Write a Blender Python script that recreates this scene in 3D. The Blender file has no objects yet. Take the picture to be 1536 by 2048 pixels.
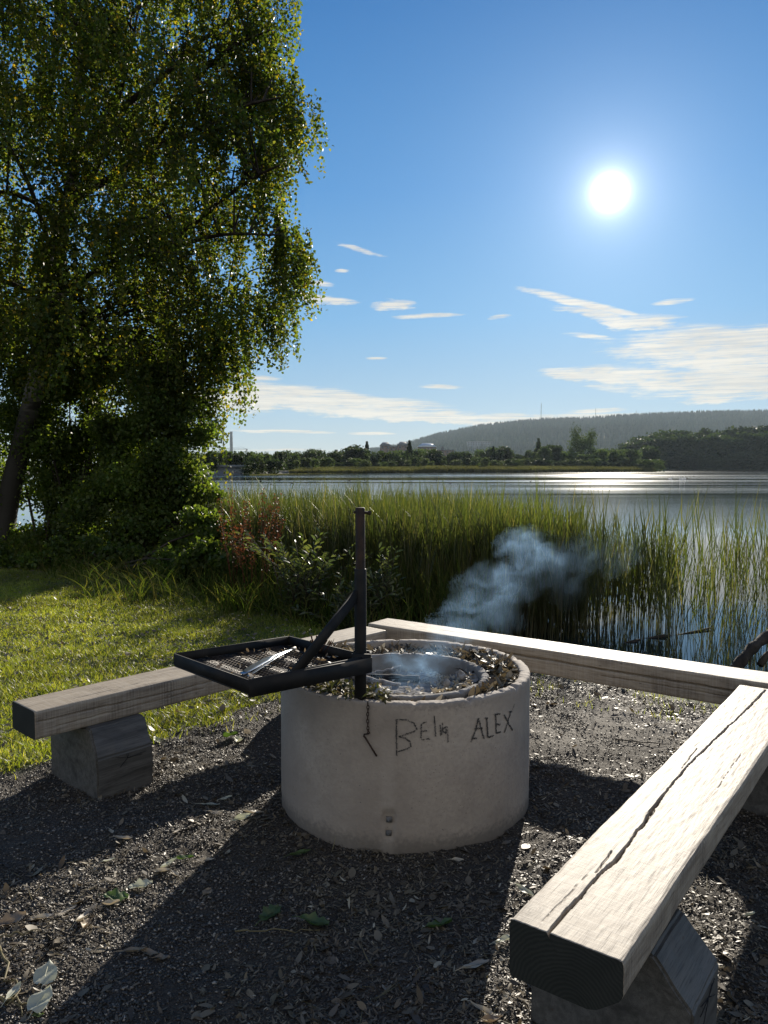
import bpy, bmesh, math, random
import numpy as np
from mathutils import Vector, noise as mnoise
R = math.radians
rng = np.random.default_rng(7); random.seed(7)
sc = bpy.context.scene
C = sc.collection

# ------------------------------------------------------------------ camera
EYE = 1.55; F = 1540.0; PITCH = math.atan(89 / F)
cam_d = bpy.data.cameras.new('camera'); cam = bpy.data.objects.new('camera', cam_d); C.objects.link(cam)
cam.location = (0, 0, EYE); cam.rotation_euler = (math.pi / 2 - PITCH, 0, 0)
cam_d.sensor_fit = 'VERTICAL'; cam_d.sensor_height = 24; cam_d.lens = 24 * F / 2048
cam_d.clip_start = 0.05; cam_d.clip_end = 12000
sc.camera = cam
sp, cp = math.sin(PITCH), math.cos(PITCH)
def ray(px, py):
    u = (px - 768) / F; v = (1024 - py) / F
    return Vector((u, cp + v * sp, -sp + v * cp))
def at(px, py, Y):                      # world point seen at a photo position, at distance Y
    d = ray(px, py); return Vector((0, 0, EYE)) + d * (Y / d.y)
def on(px, py, z=0.0):                  # world point seen at a photo position, at height z
    d = ray(px, py); return Vector((0, 0, EYE)) + d * ((z - EYE) / d.z)

# ------------------------------------------------------------------ object helpers
def tag(o, label=None, cat=None, group=None, kind=None):
    if label: o['label'] = label
    if cat: o['category'] = cat
    if group: o['group'] = group
    if kind: o['kind'] = kind
    return o
def empty(name, loc=(0, 0, 0), rz=0.0):
    o = bpy.data.objects.new(name, None); C.objects.link(o); o.location = loc; o.rotation_euler = (0, 0, rz)
    o.empty_display_size = 0.1
    return o
def link(name, me, mat, parent=None, smooth=False):
    if mat is not None and not me.materials:
        me.materials.append(mat)
    if smooth: me.shade_smooth()
    o = bpy.data.objects.new(name, me); C.objects.link(o)
    if parent is not None: o.parent = parent
    return o
def npmesh(name, V, Fc, mat, parent=None, smooth=False, cols=None):
    """V (n,3) ; Fc (m,k) constant-size faces, or list of such arrays"""
    me = bpy.data.meshes.new(name)
    V = np.ascontiguousarray(V, dtype=np.float32)
    if not isinstance(Fc, list): Fc = [Fc]
    Fc = [np.asarray(f, dtype=np.int32) for f in Fc if len(f)]
    nl = sum(f.size for f in Fc); nf = sum(len(f) for f in Fc)
    me.vertices.add(len(V)); me.vertices.foreach_set('co', V.ravel())
    me.loops.add(nl); me.polygons.add(nf)
    me.loops.foreach_set('vertex_index', np.concatenate([f.ravel() for f in Fc]))
    sizes = np.concatenate([np.full(len(f), f.shape[1], dtype=np.int32) for f in Fc])
    starts = np.zeros(nf, dtype=np.int32); starts[1:] = np.cumsum(sizes)[:-1]
    me.polygons.foreach_set('loop_start', starts)
    me.update(calc_edges=True); me.validate()
    if cols is not None:
        a = me.attributes.new('zone', 'FLOAT_COLOR', 'POINT')
        a.data.foreach_set('color', np.ascontiguousarray(cols, dtype=np.float32).ravel())
    return link(name, me, mat, parent, smooth)
class MB:
    """collects pieces of ONE part, then build() links them as one mesh object"""
    def __init__(s): s.v = []; s.f = {}; s.n = 0
    def add(s, v, f):
        s.v.append(np.asarray(v, dtype=float).reshape(-1, 3))
        for q in f: s.f.setdefault(len(q), []).append([i + s.n for i in q])
        s.n += len(s.v[-1])
    def box(s, a, b):
        x0, y0, z0 = a; x1, y1, z1 = b
        s.add([(x0,y0,z0),(x1,y0,z0),(x1,y1,z0),(x0,y1,z0),(x0,y0,z1),(x1,y0,z1),(x1,y1,z1),(x0,y1,z1)],
              [(0,3,2,1),(4,5,6,7),(0,1,5,4),(1,2,6,5),(2,3,7,6),(3,0,4,7)])
    def bar(s, p, q, w, h, up=(0, 0, 1)):
        p = Vector(p); q = Vector(q); d = (q - p).normalized(); up = Vector(up)
        sd = d.cross(up).normalized(); u = sd.cross(d).normalized()
        pts = [c + sd * (a * w / 2) + u * (b * h / 2) for c in (p, q) for a, b in ((-1,-1),(1,-1),(1,1),(-1,1))]
        s.add([tuple(x) for x in pts], [(0,3,2,1),(4,5,6,7),(0,1,5,4),(1,2,6,5),(2,3,7,6),(3,0,4,7)])
    def tube(s, pts, rad, n=8, cap=True):
        pts = [Vector(p) for p in pts]; m = len(pts)
        if not hasattr(rad, '__len__'): rad = [rad] * m
        vs = []; ref = Vector((0.31, 0.2, 0.93))
        for i, p in enumerate(pts):
            t = (pts[min(i + 1, m - 1)] - pts[max(i - 1, 0)]).normalized()
            a = t.cross(ref)
            if a.length < 1e-3: a = t.cross(Vector((1, 0, 0)))
            a.normalize(); b = t.cross(a)
            for k in range(n):
                th = 2 * math.pi * k / n
                vs.append(tuple(p + (a * math.cos(th) + b * math.sin(th)) * rad[i]))
        fs = [(i*n+k, i*n+(k+1)%n, (i+1)*n+(k+1)%n, (i+1)*n+k) for i in range(m-1) for k in range(n)]
        if cap:
            fs.append(tuple(range(n - 1, -1, -1))); fs.append(tuple((m-1)*n + k for k in range(n)))
        s.add(vs, fs)
    def build(s, name, mat, parent=None, smooth=False):
        return npmesh(name, np.concatenate(s.v), [np.array(f) for f in s.f.values()], mat, parent, smooth)
def norm(a): return a / np.maximum(np.linalg.norm(a, axis=-1, keepdims=True), 1e-9)
def ribbons(base, tan, bendv, side, L, W, bend, segs, prof):
    """many narrow curved strips at once; returns V, quads"""
    N = len(base); t = np.linspace(0, 1, segs + 1)
    L = np.broadcast_to(L, (N,)); W = np.broadcast_to(W, (N,)); bend = np.broadcast_to(bend, (N,))
    c = base[:, None] + tan[:, None] * (L[:, None] * t)[..., None] + bendv[:, None] * ((bend * L)[:, None] * t**2.2)[..., None]
    w = (W[:, None] * prof(t)[None])[..., None] * side[:, None] * 0.5
    V = np.stack([c - w, c + w], axis=2).reshape(-1, 3)
    i = (np.arange(N) * (segs + 1) * 2)[:, None] + (np.arange(segs) * 2)[None]
    Q = np.stack([i, i + 1, i + 3, i + 2], axis=-1).reshape(-1, 4)
    return V, Q
def rand_unit(N):
    return norm(rng.normal(size=(N, 3)))
def leafquads(pts, size, aspect=0.7, droop=0.0):
    """rhombic leaves in random directions; returns V, quads"""
    N = len(pts); d = rand_unit(N); d[:, 2] -= droop; d = norm(d)
    s = norm(np.cross(d, rand_unit(N))); n = np.cross(d, s)
    size = np.broadcast_to(size, (N,))[:, None]
    a = pts - d * size * .5; b = pts + d * size * .5
    m = pts - d * size * .08 + n * size * .08
    V = np.stack([a, m + s * size * aspect * .5, b, m - s * size * aspect * .5], axis=1).reshape(-1, 3)
    i = np.arange(N)[:, None] * 4
    return V, i + np.arange(4)[None]
def cat(parts):
    Vs, Qs, n = [], [], 0
    for V, Q in parts:
        Vs.append(V); Qs.append(Q + n); n += len(V)
    return np.concatenate(Vs), np.concatenate(Qs)
_lat = rng.random((256, 256))
def vnoise(x, y, s=1.0, o=0.0):
    x = np.asarray(x) * s + o; y = np.asarray(y) * s + o * 1.7
    xi = np.floor(x).astype(int); yi = np.floor(y).astype(int); fx = x - xi; fy = y - yi
    fx = fx * fx * (3 - 2 * fx); fy = fy * fy * (3 - 2 * fy)
    g = lambda a, b: _lat[a % 256, b % 256]
    return (g(xi, yi)*(1-fx)+g(xi+1, yi)*fx)*(1-fy)+(g(xi, yi+1)*(1-fx)+g(xi+1, yi+1)*fx)*fy
def fbm(x, y, s=1.0, o=0.0, n=4):
    r = 0; a = .5
    for k in range(n): r = r + a * vnoise(x, y, s * 2**k, o + 13.7 * k); a *= .5
    return r
def sstep(a, b, x): t = np.clip((x - a) / (b - a), 0, 1); return t * t * (3 - 2 * t)

# ------------------------------------------------------------------ node helpers
class X:
    """a scalar socket with arithmetic"""
    def __init__(s, nt, k): s.nt = nt; s.k = k
    def _m(s, op, *o, clamp=False):
        n = s.nt.nodes.new('ShaderNodeMath'); n.operation = op; n.use_clamp = clamp
        for i, a in enumerate((s,) + o):
            if isinstance(a, X): s.nt.links.new(a.k, n.inputs[i])
            else: n.inputs[i].default_value = a
        return X(s.nt, n.outputs[0])
    def __add__(s, o): return s._m('ADD', o)
    def __sub__(s, o): return s._m('SUBTRACT', o)
    def __mul__(s, o): return s._m('MULTIPLY', o)
    def __truediv__(s, o): return s._m('DIVIDE', o)
    def pw(s, o): return s._m('POWER', o)
    def mx(s, o): return s._m('MAXIMUM', o)
    def clamp(s): return s._m('ADD', 0.0, clamp=True)
    def smooth(s, a, b):
        n = s.nt.nodes.new('ShaderNodeMapRange'); n.interpolation_type = 'SMOOTHSTEP'
        s.nt.links.new(s.k, n.inputs[0]); n.inputs[1].default_value = a; n.inputs[2].default_value = b
        return X(s.nt, n.outputs[0])
def new_mat(name):
    m = bpy.data.materials.new(name); m.use_nodes = True; nt = m.node_tree; nt.nodes.clear()
    out = nt.nodes.new('ShaderNodeOutputMaterial'); return m, nt, out
def tex(nt, kind='NOISE', scale=5, vec=None, detail=4, rough=.55, dist=0.0):
    n = nt.nodes.new({'NOISE': 'ShaderNodeTexNoise', 'VORONOI': 'ShaderNodeTexVoronoi'}[kind])
    n.inputs['Scale'].default_value = scale
    if kind == 'NOISE':
        n.inputs['Detail'].default_value = detail; n.inputs['Roughness'].default_value = rough; n.inputs['Distortion'].default_value = dist
    if vec is not None: nt.links.new(vec, n.inputs['Vector'])
    return X(nt, n.outputs[0])
def coord(nt, scale=(1, 1, 1), which='Object', rot=(0, 0, 0)):
    tc = nt.nodes.new('ShaderNodeTexCoord'); mp = nt.nodes.new('ShaderNodeMapping')
    mp.inputs['Scale'].default_value = scale; mp.inputs['Rotation'].default_value = rot
    nt.links.new(tc.outputs[which], mp.inputs[0]); return mp.outputs[0]
def world_pos(nt, scale=(1, 1, 1)):
    g = nt.nodes.new('ShaderNodeNewGeometry'); mp = nt.nodes.new('ShaderNodeMapping'); mp.inputs['Scale'].default_value = scale
    nt.links.new(g.outputs['Position'], mp.inputs[0]); return mp.outputs[0]
def mixc(nt, fac, a, b, mode='MIX'):
    n = nt.nodes.new('ShaderNodeMix'); n.data_type = 'RGBA'; n.blend_type = mode
    if isinstance(fac, X): nt.links.new(fac.k, n.inputs[0])
    else: n.inputs[0].default_value = fac
    for v, i in ((a, 6), (b, 7)):
        if isinstance(v, (tuple, list)): n.inputs[i].default_value = tuple(v)[:3] + (1,)
        else: nt.links.new(v, n.inputs[i])
    return n.outputs[2]
def principled(nt, out, col, rough=.6, spec=.5, metal=0.0, bump=None, bstr=.3, bdist=.01):
    p = nt.nodes.new('ShaderNodeBsdfPrincipled')
    if isinstance(col, (tuple, list)): p.inputs['Base Color'].default_value = tuple(col)[:3] + (1,)
    else: nt.links.new(col, p.inputs['Base Color'])
    if isinstance(rough, X): nt.links.new(rough.k, p.inputs['Roughness'])
    else: p.inputs['Roughness'].default_value = rough
    p.inputs['Specular IOR Level'].default_value = spec; p.inputs['Metallic'].default_value = metal
    if bump is not None:
        b = nt.nodes.new('ShaderNodeBump'); b.inputs['Strength'].default_value = bstr; b.inputs['Distance'].default_value = bdist
        nt.links.new(bump.k, b.inputs['Height']); nt.links.new(b.outputs[0], p.inputs['Normal'])
    if out is not None: nt.links.new(p.outputs[0], out.inputs[0])
    return p
def leaf_mat(name, cols, trans=.5, rough=.45, tcol=None, spec=.5, big=(0.6, .6)):
    """cols: three colours picked per leaf; big: how far a large-scale noise darkens clumps"""
    m, nt, out = new_mat(name)
    g = nt.nodes.new('ShaderNodeNewGeometry'); rp = nt.nodes.new('ShaderNodeValToRGB')
    nt.links.new(g.outputs['Random Per Island'], rp.inputs[0])
    el = rp.color_ramp.elements; k = len(cols)
    el[0].position = 0; el[0].color = (*cols[0], 1); el[1].position = 1; el[1].color = (*cols[-1], 1)
    for i in range(1, k - 1):
        e = el.new(i / (k - 1) if k == 3 else [0, .5, .94, 1][i]); e.color = (*cols[i], 1)
    n = tex(nt, scale=big[0], vec=world_pos(nt), detail=2)
    c = mixc(nt, n.smooth(.35, .65), tuple([big[1]] * 3), (1.1, 1.1, 1.0))
    col = mixc(nt, 1.0, rp.outputs[0], c, 'MULTIPLY')
    p = principled(nt, None, col, rough, spec)
    tr = nt.nodes.new('ShaderNodeBsdfTranslucent')
    tc = mixc(nt, 1.0, col, tcol or (1.5, 1.6, .6), 'MULTIPLY'); nt.links.new(tc, tr.inputs[0])
    mx = nt.nodes.new('ShaderNodeMixShader'); mx.inputs[0].default_value = trans
    nt.links.new(p.outputs[0], mx.inputs[1]); nt.links.new(tr.outputs[0], mx.inputs[2]); nt.links.new(mx.outputs[0], out.inputs[0])
    return m

# ------------------------------------------------------------------ light, sky
SUN_AZ = R(16.02); SUN_EL = R(18.55)
SD = Vector((math.sin(SUN_AZ) * math.cos(SUN_EL), math.cos(SUN_AZ) * math.cos(SUN_EL), math.sin(SUN_EL)))
sun_d = bpy.data.lights.new('sun', 'SUN'); sun = bpy.data.objects.new('sun', sun_d); C.objects.link(sun)
sun_d.energy = 9.0; sun_d.angle = R(0.5); sun_d.color = (1.0, .91, .77)
sun.rotation_euler = (-SD).to_track_quat('-Z', 'Y').to_euler()
w = bpy.data.worlds.new('World'); sc.world = w; w.use_nodes = True; nt = w.node_tree; nt.nodes.clear()
out = nt.nodes.new('ShaderNodeOutputWorld'); bg = nt.nodes.new('ShaderNodeBackground'); nt.links.new(bg.outputs[0], out.inputs[0])
bg.inputs[1].default_value = 0.1
sky = nt.nodes.new('ShaderNodeTexSky'); sky.sky_type = 'NISHITA'; sky.sun_disc = False
sky.sun_elevation = SUN_EL; sky.sun_rotation = SUN_AZ; sky.air_density = 1.0; sky.dust_density = .3; sky.ozone_density = 3.0
tc = nt.nodes.new('ShaderNodeTexCoord'); sep = nt.nodes.new('ShaderNodeSeparateXYZ'); nt.links.new(tc.outputs['Generated'], sep.inputs[0])
dx, dy, dz = (X(nt, sep.outputs[i]) for i in range(3))
az = dx._m('ARCTAN2', dy); el = dz._m('ARCSINE')
n0 = tex(nt, scale=2.2, vec=tc.outputs['Generated'], detail=4)
# base sky: physical sky graded by elevation
elc = el.mx(0.0)
grad = nt.nodes.new('ShaderNodeValToRGB'); nt.links.new((elc / 0.75).k, grad.inputs[0])
e = grad.color_ramp.elements
e[0].position = 0; e[0].color = (.52, .58, .58, 1); e[1].position = 1.0; e[1].color = (.018, .115, .34, 1)
for p_, c_ in ((.035, (.42, .55, .62)), (.10, (.28, .48, .66)), (.25, (.15, .40, .70)), (.45, (.070, .28, .62)), (.70, (.030, .18, .48))):
    k = e.new(p_); k.color = (*c_, 1)
g10 = mixc(nt, 1.0, grad.outputs[0], (11.2, 10.9, 10.9), 'MULTIPLY')
base0 = mixc(nt, .90, sky.outputs[0], g10)
# a bright unseen cloud veil, added behind the viewer as neutral fill light
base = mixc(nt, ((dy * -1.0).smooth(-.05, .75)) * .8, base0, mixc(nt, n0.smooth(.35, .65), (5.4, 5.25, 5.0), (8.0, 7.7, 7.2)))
# clouds, placed by azimuth and elevation
def azel(px, py):
    d = ray(px, py).normalized(); return math.atan2(d.x, d.y), math.asin(d.z)
comb = nt.nodes.new('ShaderNodeCombineXYZ'); nt.links.new(az.k, comb.inputs[0]); nt.links.new((el * 4.0).k, comb.inputs[1])
n4 = tex(nt, scale=34, vec=comb.outputs[0], detail=4, rough=.7)
n1 = tex(nt, scale=7, vec=comb.outputs[0], detail=5, rough=.6); 
off = nt.nodes.new('ShaderNodeVectorMath'); off.operation = 'ADD'; nt.links.new(comb.outputs[0], off.inputs[0]); off.inputs[1].default_value = (7.1, 3.3, 1.2)
n2 = tex(nt, scale=6, vec=off.outputs[0], detail=5, rough=.6)
# fine diagonal fibres
rotm = nt.nodes.new('ShaderNodeMapping'); rotm.inputs['Rotation'].default_value = (0, 0, R(38)); rotm.inputs['Scale'].default_value = (7, 46, 1)
nt.links.new(comb.outputs[0], rotm.inputs[0]); n3 = tex(nt, scale=1.6, vec=rotm.outputs[0], detail=6, rough=.65, dist=.6)
azw = az + (n1 - .5) * .10; elw = el + (n2 - .5) * .034 + (n4 - .5) * .010
clouds = [  # px, py, rx, ry (photo px), slope, strength
 (1560, 752, 360, 42, 1, 1.0), (1420, 700, 210, 46, 4, 1.0), (1620, 695, 240, 40, 4, 1.0), (1230, 745, 140, 22, 2, .95), (1430, 790, 90, 13, -2, .8),
 (1150, 603, 160, 9, 15, .85), (1230, 635, 140, 13, 12, .8), (1290, 640, 90, 16, 4, .75),
 (640, 800, 300, 26, 4, 1.0), (470, 800, 200, 26, 0, 1.0), (900, 832, 260, 13, 3, .95), (1150, 833, 180, 7, 0, .8),
 (560, 862, 130, 4.5, 1, .8), (740, 865, 60, 4.5, 1, .8), (640, 600, 80, 13, 4, .85), (775, 612, 60, 14, -6, .85), (850, 634, 90, 6, -2, .75),
 (720, 500, 75, 5, 13, .6), (886, 773, 52, 5, 3, .7), (1000, 635, 32, 5, -4, .65), (1200, 820, 70, 6, -2, .75), (1380, 828, 80, 6, 0, .7),
 (1348, 603, 42, 6, -2, .7), (755, 719, 28, 4, 0, .6), (500, 757, 80, 6, 2, .7), (640, 565, 36, 7, 2, .6), (690, 541, 18, 4, 0, .6), (570, 900, 160, 3, 0, .5), (1180, 670, 60, 6, 8, .6)]
m = None
for cx, cy, rx, ry, sl, st in clouds:
    a0, e0 = azel(cx, cy); ca, sa = math.cos(R(sl)), math.sin(R(sl)); k = 1 / F
    if ry < 10: U = az + (n1 - .5) * .03; W_ = el + (n2 - .5) * .012
    else: U, W_ = azw, elw
    ddx = U - a0; ddy = W_ - e0
    uu = (ddx * ca - ddy * sa) / (rx * k * .92); vv = (ddx * sa + ddy * ca) / (ry * k)
    r2 = (uu * uu + vv * vv)
    q = (r2 * -1.0 + 1.25) * st
    m = q if m is None else m.mx(q)
m = m.mx(0.0)._m('MINIMUM', 1.0)
dens = ((m * 1.05 + (n3 - .5) * 1.15 + (n1 - .5) * 1.0 + (n4 - .5) * .9) .smooth(.20, 1.0)) * m.smooth(.0, .35) * ((n4 * .5 + n3 * .5).smooth(.30, .56) * .45 + .55)
ccol = mixc(nt, (n3 * .6 + n2 * .5).smooth(.35, .75), (6.9, 6.5, 5.8), (9.8, 9.1, 7.8))
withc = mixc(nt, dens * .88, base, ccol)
# sun and the aureole round it
dot = nt.nodes.new('ShaderNodeVectorMath'); dot.operation = 'DOT_PRODUCT'; nt.links.new(tc.outputs['Generated'], dot.inputs[0]); dot.inputs[1].default_value = tuple(SD)
th = X(nt, dot.outputs['Value'])._m('MINIMUM', 1.0)._m('ARCCOSINE')
def ex(a, p=1.0): return ((th / a).pw(p) * -1.0)._m('EXPONENT')
glow = ex(R(.30), 1.2) * 300.0 + ex(R(.62), 1.0) * 30.0 + ex(R(2.4)) * 4.5
wide = ex(R(9)) * 2.0
gl = nt.nodes.new('ShaderNodeVectorMath'); gl.operation = 'SCALE'; gl.inputs[0].default_value = (1.0, .97, .92); nt.links.new(glow.k, gl.inputs['Scale'])
gw = nt.nodes.new('ShaderNodeVectorMath'); gw.operation = 'SCALE'; gw.inputs[0].default_value = (.62, .85, 1.0); nt.links.new(wide.k, gw.inputs['Scale'])
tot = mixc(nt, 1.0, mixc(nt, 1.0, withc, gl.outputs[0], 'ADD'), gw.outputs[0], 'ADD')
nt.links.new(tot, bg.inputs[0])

# ------------------------------------------------------------------ materials
def wood_mat(name, c1, c2, c3, saw=.3):
    m, nt, out = new_mat(name)
    g = tex(nt, scale=1, vec=coord(nt, (2.2, 55, 55)), detail=6, rough=.6, dist=.35)
    b = tex(nt, scale=1, vec=coord(nt, (3.0, 8, 8)), detail=4, dist=1.5)
    s = tex(nt, scale=1, vec=coord(nt, (120, 5, 5)), detail=3)          # saw marks across
    f = tex(nt, scale=1, vec=coord(nt, (10, 420, 420)), detail=3)
    sp_ = tex(nt, kind='VORONOI', scale=9, vec=coord(nt, (1, 2.2, 2.2)))
    c = mixc(nt, g.smooth(.3, .7), c1, c2)
    c = mixc(nt, b.smooth(.46, .74) * .85, c, c3)
    c = mixc(nt, (s.smooth(.45, .6) * saw), c, (.46, .41, .34))
    c = mixc(nt, f.smooth(.52, .68) * .55, c, tuple(x * .45 for x in c3))
    c = mixc(nt, sp_.smooth(.10, .04) * .65, c, (.07, .05, .035))
    kn = nt.nodes.new('ShaderNodeTexVoronoi'); kn.voronoi_dimensions = '2D'; kn.inputs['Scale'].default_value = 2.3; nt.links.new(coord(nt, (1, 2.0, 2.0)), kn.inputs['Vector'])
    kd = X(nt, kn.outputs['Distance']); ringk = ((kd * 190.0 + g * 3.0)._m('SINE') * .5 + .5) * kd.smooth(.17, .04)
    c = mixc(nt, ringk * .55, c, tuple(x * .5 for x in c3))
    principled(nt, out, c, .62, .35, bump=(g * .45 + s * (saw * 1.1) + f * .5), bstr=.4, bdist=.003)
    return m
M = {}
M['wood'] = wood_mat('weathered timber', (.26, .21, .155), (.38, .32, .24), (.165, .13, .095))
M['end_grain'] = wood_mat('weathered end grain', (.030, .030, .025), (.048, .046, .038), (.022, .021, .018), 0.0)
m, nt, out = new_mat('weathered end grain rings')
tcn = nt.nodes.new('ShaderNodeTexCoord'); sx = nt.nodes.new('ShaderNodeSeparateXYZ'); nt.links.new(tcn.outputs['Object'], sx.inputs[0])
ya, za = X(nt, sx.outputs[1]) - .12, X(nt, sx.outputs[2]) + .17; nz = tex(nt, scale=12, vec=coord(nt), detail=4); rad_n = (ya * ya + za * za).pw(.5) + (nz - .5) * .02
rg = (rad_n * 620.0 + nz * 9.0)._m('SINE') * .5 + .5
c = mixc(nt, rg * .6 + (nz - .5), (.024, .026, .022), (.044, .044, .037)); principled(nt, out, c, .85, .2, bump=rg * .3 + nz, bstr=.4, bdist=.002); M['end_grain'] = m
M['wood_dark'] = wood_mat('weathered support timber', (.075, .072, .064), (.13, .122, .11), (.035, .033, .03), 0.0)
m, nt, out = new_mat('cast concrete')
n = tex(nt, scale=2.2, vec=coord(nt), detail=5); f = tex(nt, scale=60, vec=coord(nt), detail=4); v = tex(nt, kind='VORONOI', scale=26, vec=coord(nt))
st = tex(nt, scale=1, vec=coord(nt, (9, 9, 1.0)), detail=3)
c = mixc(nt, n.smooth(.35, .65), (.31, .262, .215), (.43, .37, .305)); c = mixc(nt, f.smooth(.3, .75) * .5, c, (.30, .26, .225))
c = mixc(nt, st.smooth(.55, .8) * .3, c, (.26, .24, .22)); c = mixc(nt, v.smooth(.09, .03) * .75, c, (.10, .09, .085))
tcn = nt.nodes.new('ShaderNodeTexCoord'); sx = nt.nodes.new('ShaderNodeSeparateXYZ'); nt.links.new(tcn.outputs['Object'], sx.inputs[0])
zz = X(nt, sx.outputs[2]); xx = X(nt, sx.outputs[0])
soot = ((zz + (n - .5) * .06 + (f - .5) * .06).smooth(.565, .60)) * (n.smooth(.35, .6))
c = mixc(nt, soot * .5, c, (.14, .125, .115))
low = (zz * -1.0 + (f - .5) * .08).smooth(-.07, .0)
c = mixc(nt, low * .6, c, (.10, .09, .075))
band = ((xx + .085)._m('ABSOLUTE')).smooth(.045, .01) * (zz.smooth(.55, .3))
c = mixc(nt, band * .18, c, (.55, .49, .42))
po = tex(nt, kind='VORONOI', scale=75, vec=coord(nt)); c = mixc(nt, po.smooth(.16, .06) * n.smooth(.4, .6) * .7, c, (.07, .06, .055))
bl = tex(nt, scale=7, vec=coord(nt), detail=6, rough=.7); c = mixc(nt, bl.smooth(.5, .66) * .18, c, (.17, .145, .125))
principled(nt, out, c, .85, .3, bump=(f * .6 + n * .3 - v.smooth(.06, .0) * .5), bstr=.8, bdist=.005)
M['concrete'] = m
m, nt, out = new_mat('sooted concrete')
n = tex(nt, scale=4, vec=coord(nt), detail=5); f = tex(nt, scale=50, vec=coord(nt), detail=4)
c = mixc(nt, n.smooth(.3, .7), (.15, .14, .13), (.28, .26, .235)); principled(nt, out, c, .9, .3, bump=(f + n), bstr=.6, bdist=.005); M['concrete_soot'] = m
def simple(name, c1, c2, scale=8, rough=.6, spec=.5, metal=0, bstr=.3, bdist=.003, which='Object'):
    m, nt, out = new_mat(name); n = tex(nt, scale=scale, vec=coord(nt, which=which), detail=5)
    principled(nt, out, mixc(nt, n.smooth(.3, .7), c1, c2), rough, spec, metal, bump=n, bstr=bstr, bdist=bdist); return m
M['steel'] = simple('sooty black steel', (.008, .009, .010), (.022, .020, .018), 14, .7, .25, .0, .5)
M['rust'] = simple('rusted steel tube', (.016, .012, .010), (.05, .028, .018), 20, .7, .3, .0, .5)
M['grate'] = simple('charred grate wire', (.012, .010, .009), (.05, .035, .028), 60, .4, .8, .5)
M['shiny'] = simple('dull stainless steel', (.30, .34, .36), (.45, .48, .5), 10, .3, .5, .85)
M['dullsteel'] = simple('dull galvanised steel', (.10, .10, .095), (.20, .19, .18), 60, .7, .4, .3)
M['char'] = simple('charcoal', (.008, .008, .009), (.03, .03, .032), 60, .9, .2)
M['charc_line'] = simple('charcoal drawing', (.02, .02, .02), (.09, .085, .08), 120, .95, .1)
M['ash'] = simple('pale wood ash', (.13, .125, .12), (.34, .32, .30), 25, .95, .1, bstr=1.0, bdist=.01)
M['soil'] = simple('leafy soil', (.02, .016, .012), (.07, .055, .04), 30, .95, .2, bstr=1, bdist=.01)
M['bark'] = simple('dark rough bark', (.022, .018, .014), (.06, .05, .04), 9, .9, .2, bstr=1, bdist=.02)
m, nt, out = new_mat('birch bark')
n = tex(nt, scale=1, vec=coord(nt, (2, 2, 9)), detail=4); n2_ = tex(nt, scale=1.3, vec=coord(nt), detail=3)
zc = nt.nodes.new('ShaderNodeNewGeometry'); s3 = nt.nodes.new('ShaderNodeSeparateXYZ'); nt.links.new(zc.outputs['Position'], s3.inputs[0])
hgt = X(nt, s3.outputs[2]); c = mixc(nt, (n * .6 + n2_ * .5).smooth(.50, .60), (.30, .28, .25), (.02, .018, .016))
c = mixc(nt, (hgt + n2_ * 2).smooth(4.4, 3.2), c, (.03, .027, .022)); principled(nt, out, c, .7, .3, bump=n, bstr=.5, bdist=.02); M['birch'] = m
M['birch_leaf'] = leaf_mat('birch leaves', [(.050, .080, .022), (.08, .115, .028), (.15, .15, .04), (.34, .24, .03)], .55, .5, (2.0, 2.0, .6), .25, (.7, .5))
M['alder_leaf'] = leaf_mat('shrub leaves', [(.065, .105, .032), (.095, .14, .042), (.16, .19, .06)], .6, .45, (1.8, 1.8, .5), .3, (.8, .65))
M['willow_leaf'] = leaf_mat('willow shoot leaves', [(.055, .075, .03), (.08, .10, .045), (.13, .13, .06)], .4, .38, (1.4, 1.5, .6), .45, (2, .8))
M['cut_leaf'] = leaf_mat('wilting cut leaves', [(.06, .075, .025), (.10, .095, .05), (.17, .14, .09)], .25, .6, (1.3, 1.3, .7), .2, (6, .6))
M['reed'] = leaf_mat('reed blades', [(.05, .065, .022), (.085, .098, .032), (.14, .13, .05), (.30, .23, .13)], .42, .45, (1.3, 1.5, .6), .35, (.9, .7))
M['reed_dark'] = leaf_mat('reed stems', [(.04, .045, .02), (.07, .075, .035), (.20, .165, .10)], .25, .35, (1.2, 1.3, .6), .6, (.5, .8))
M['tall'] = leaf_mat('bank grass', [(.04, .065, .016), (.075, .10, .025), (.16, .13, .05)], .45, .8, (1.5, 1.6, .6), .02, (.7, .6))
M['dock'] = leaf_mat('rust red seed heads', [(.09, .03, .018), (.14, .055, .03), (.10, .07, .03)], .35, .6, (1.5, 1.2, .8), .2, (2, .8))
M['lawn'] = leaf_mat('lawn blades', [(.155, .19, .032), (.22, .25, .05), (.36, .32, .13)], .55, .42, (1.7, 1.75, .5), .35, (.9, .62))
M['straw'] = leaf_mat('dry blades', [(.16, .13, .07), (.24, .20, .11), (.12, .10, .05)], .3, .6, (1.1, 1.1, .8), .3, (3, .8))
M['litter'] = leaf_mat('dry leaf litter', [(.09, .07, .045), (.20, .165, .12), (.06, .045, .032), (.50, .45, .36)], .2, .5, (1.1, 1.0, .8), .4, (2.5, .7))
M['leaf_pale'] = leaf_mat('pale leaf underside', [(.42, .43, .36), (.50, .50, .42)], .3, .5, (1.1, 1.1, .9), .4, (9, .9))
M['leaf_brown'] = leaf_mat('dry brown leaf', [(.20, .15, .10), (.32, .25, .18)], .2, .5, (1.1, 1.0, .8), .4, (9, .8))
M['leaf_tan'] = leaf_mat('dry tan leaf', [(.36, .31, .25), (.46, .41, .34)], .2, .5, (1.1, 1.0, .8), .4, (9, .8))
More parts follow.
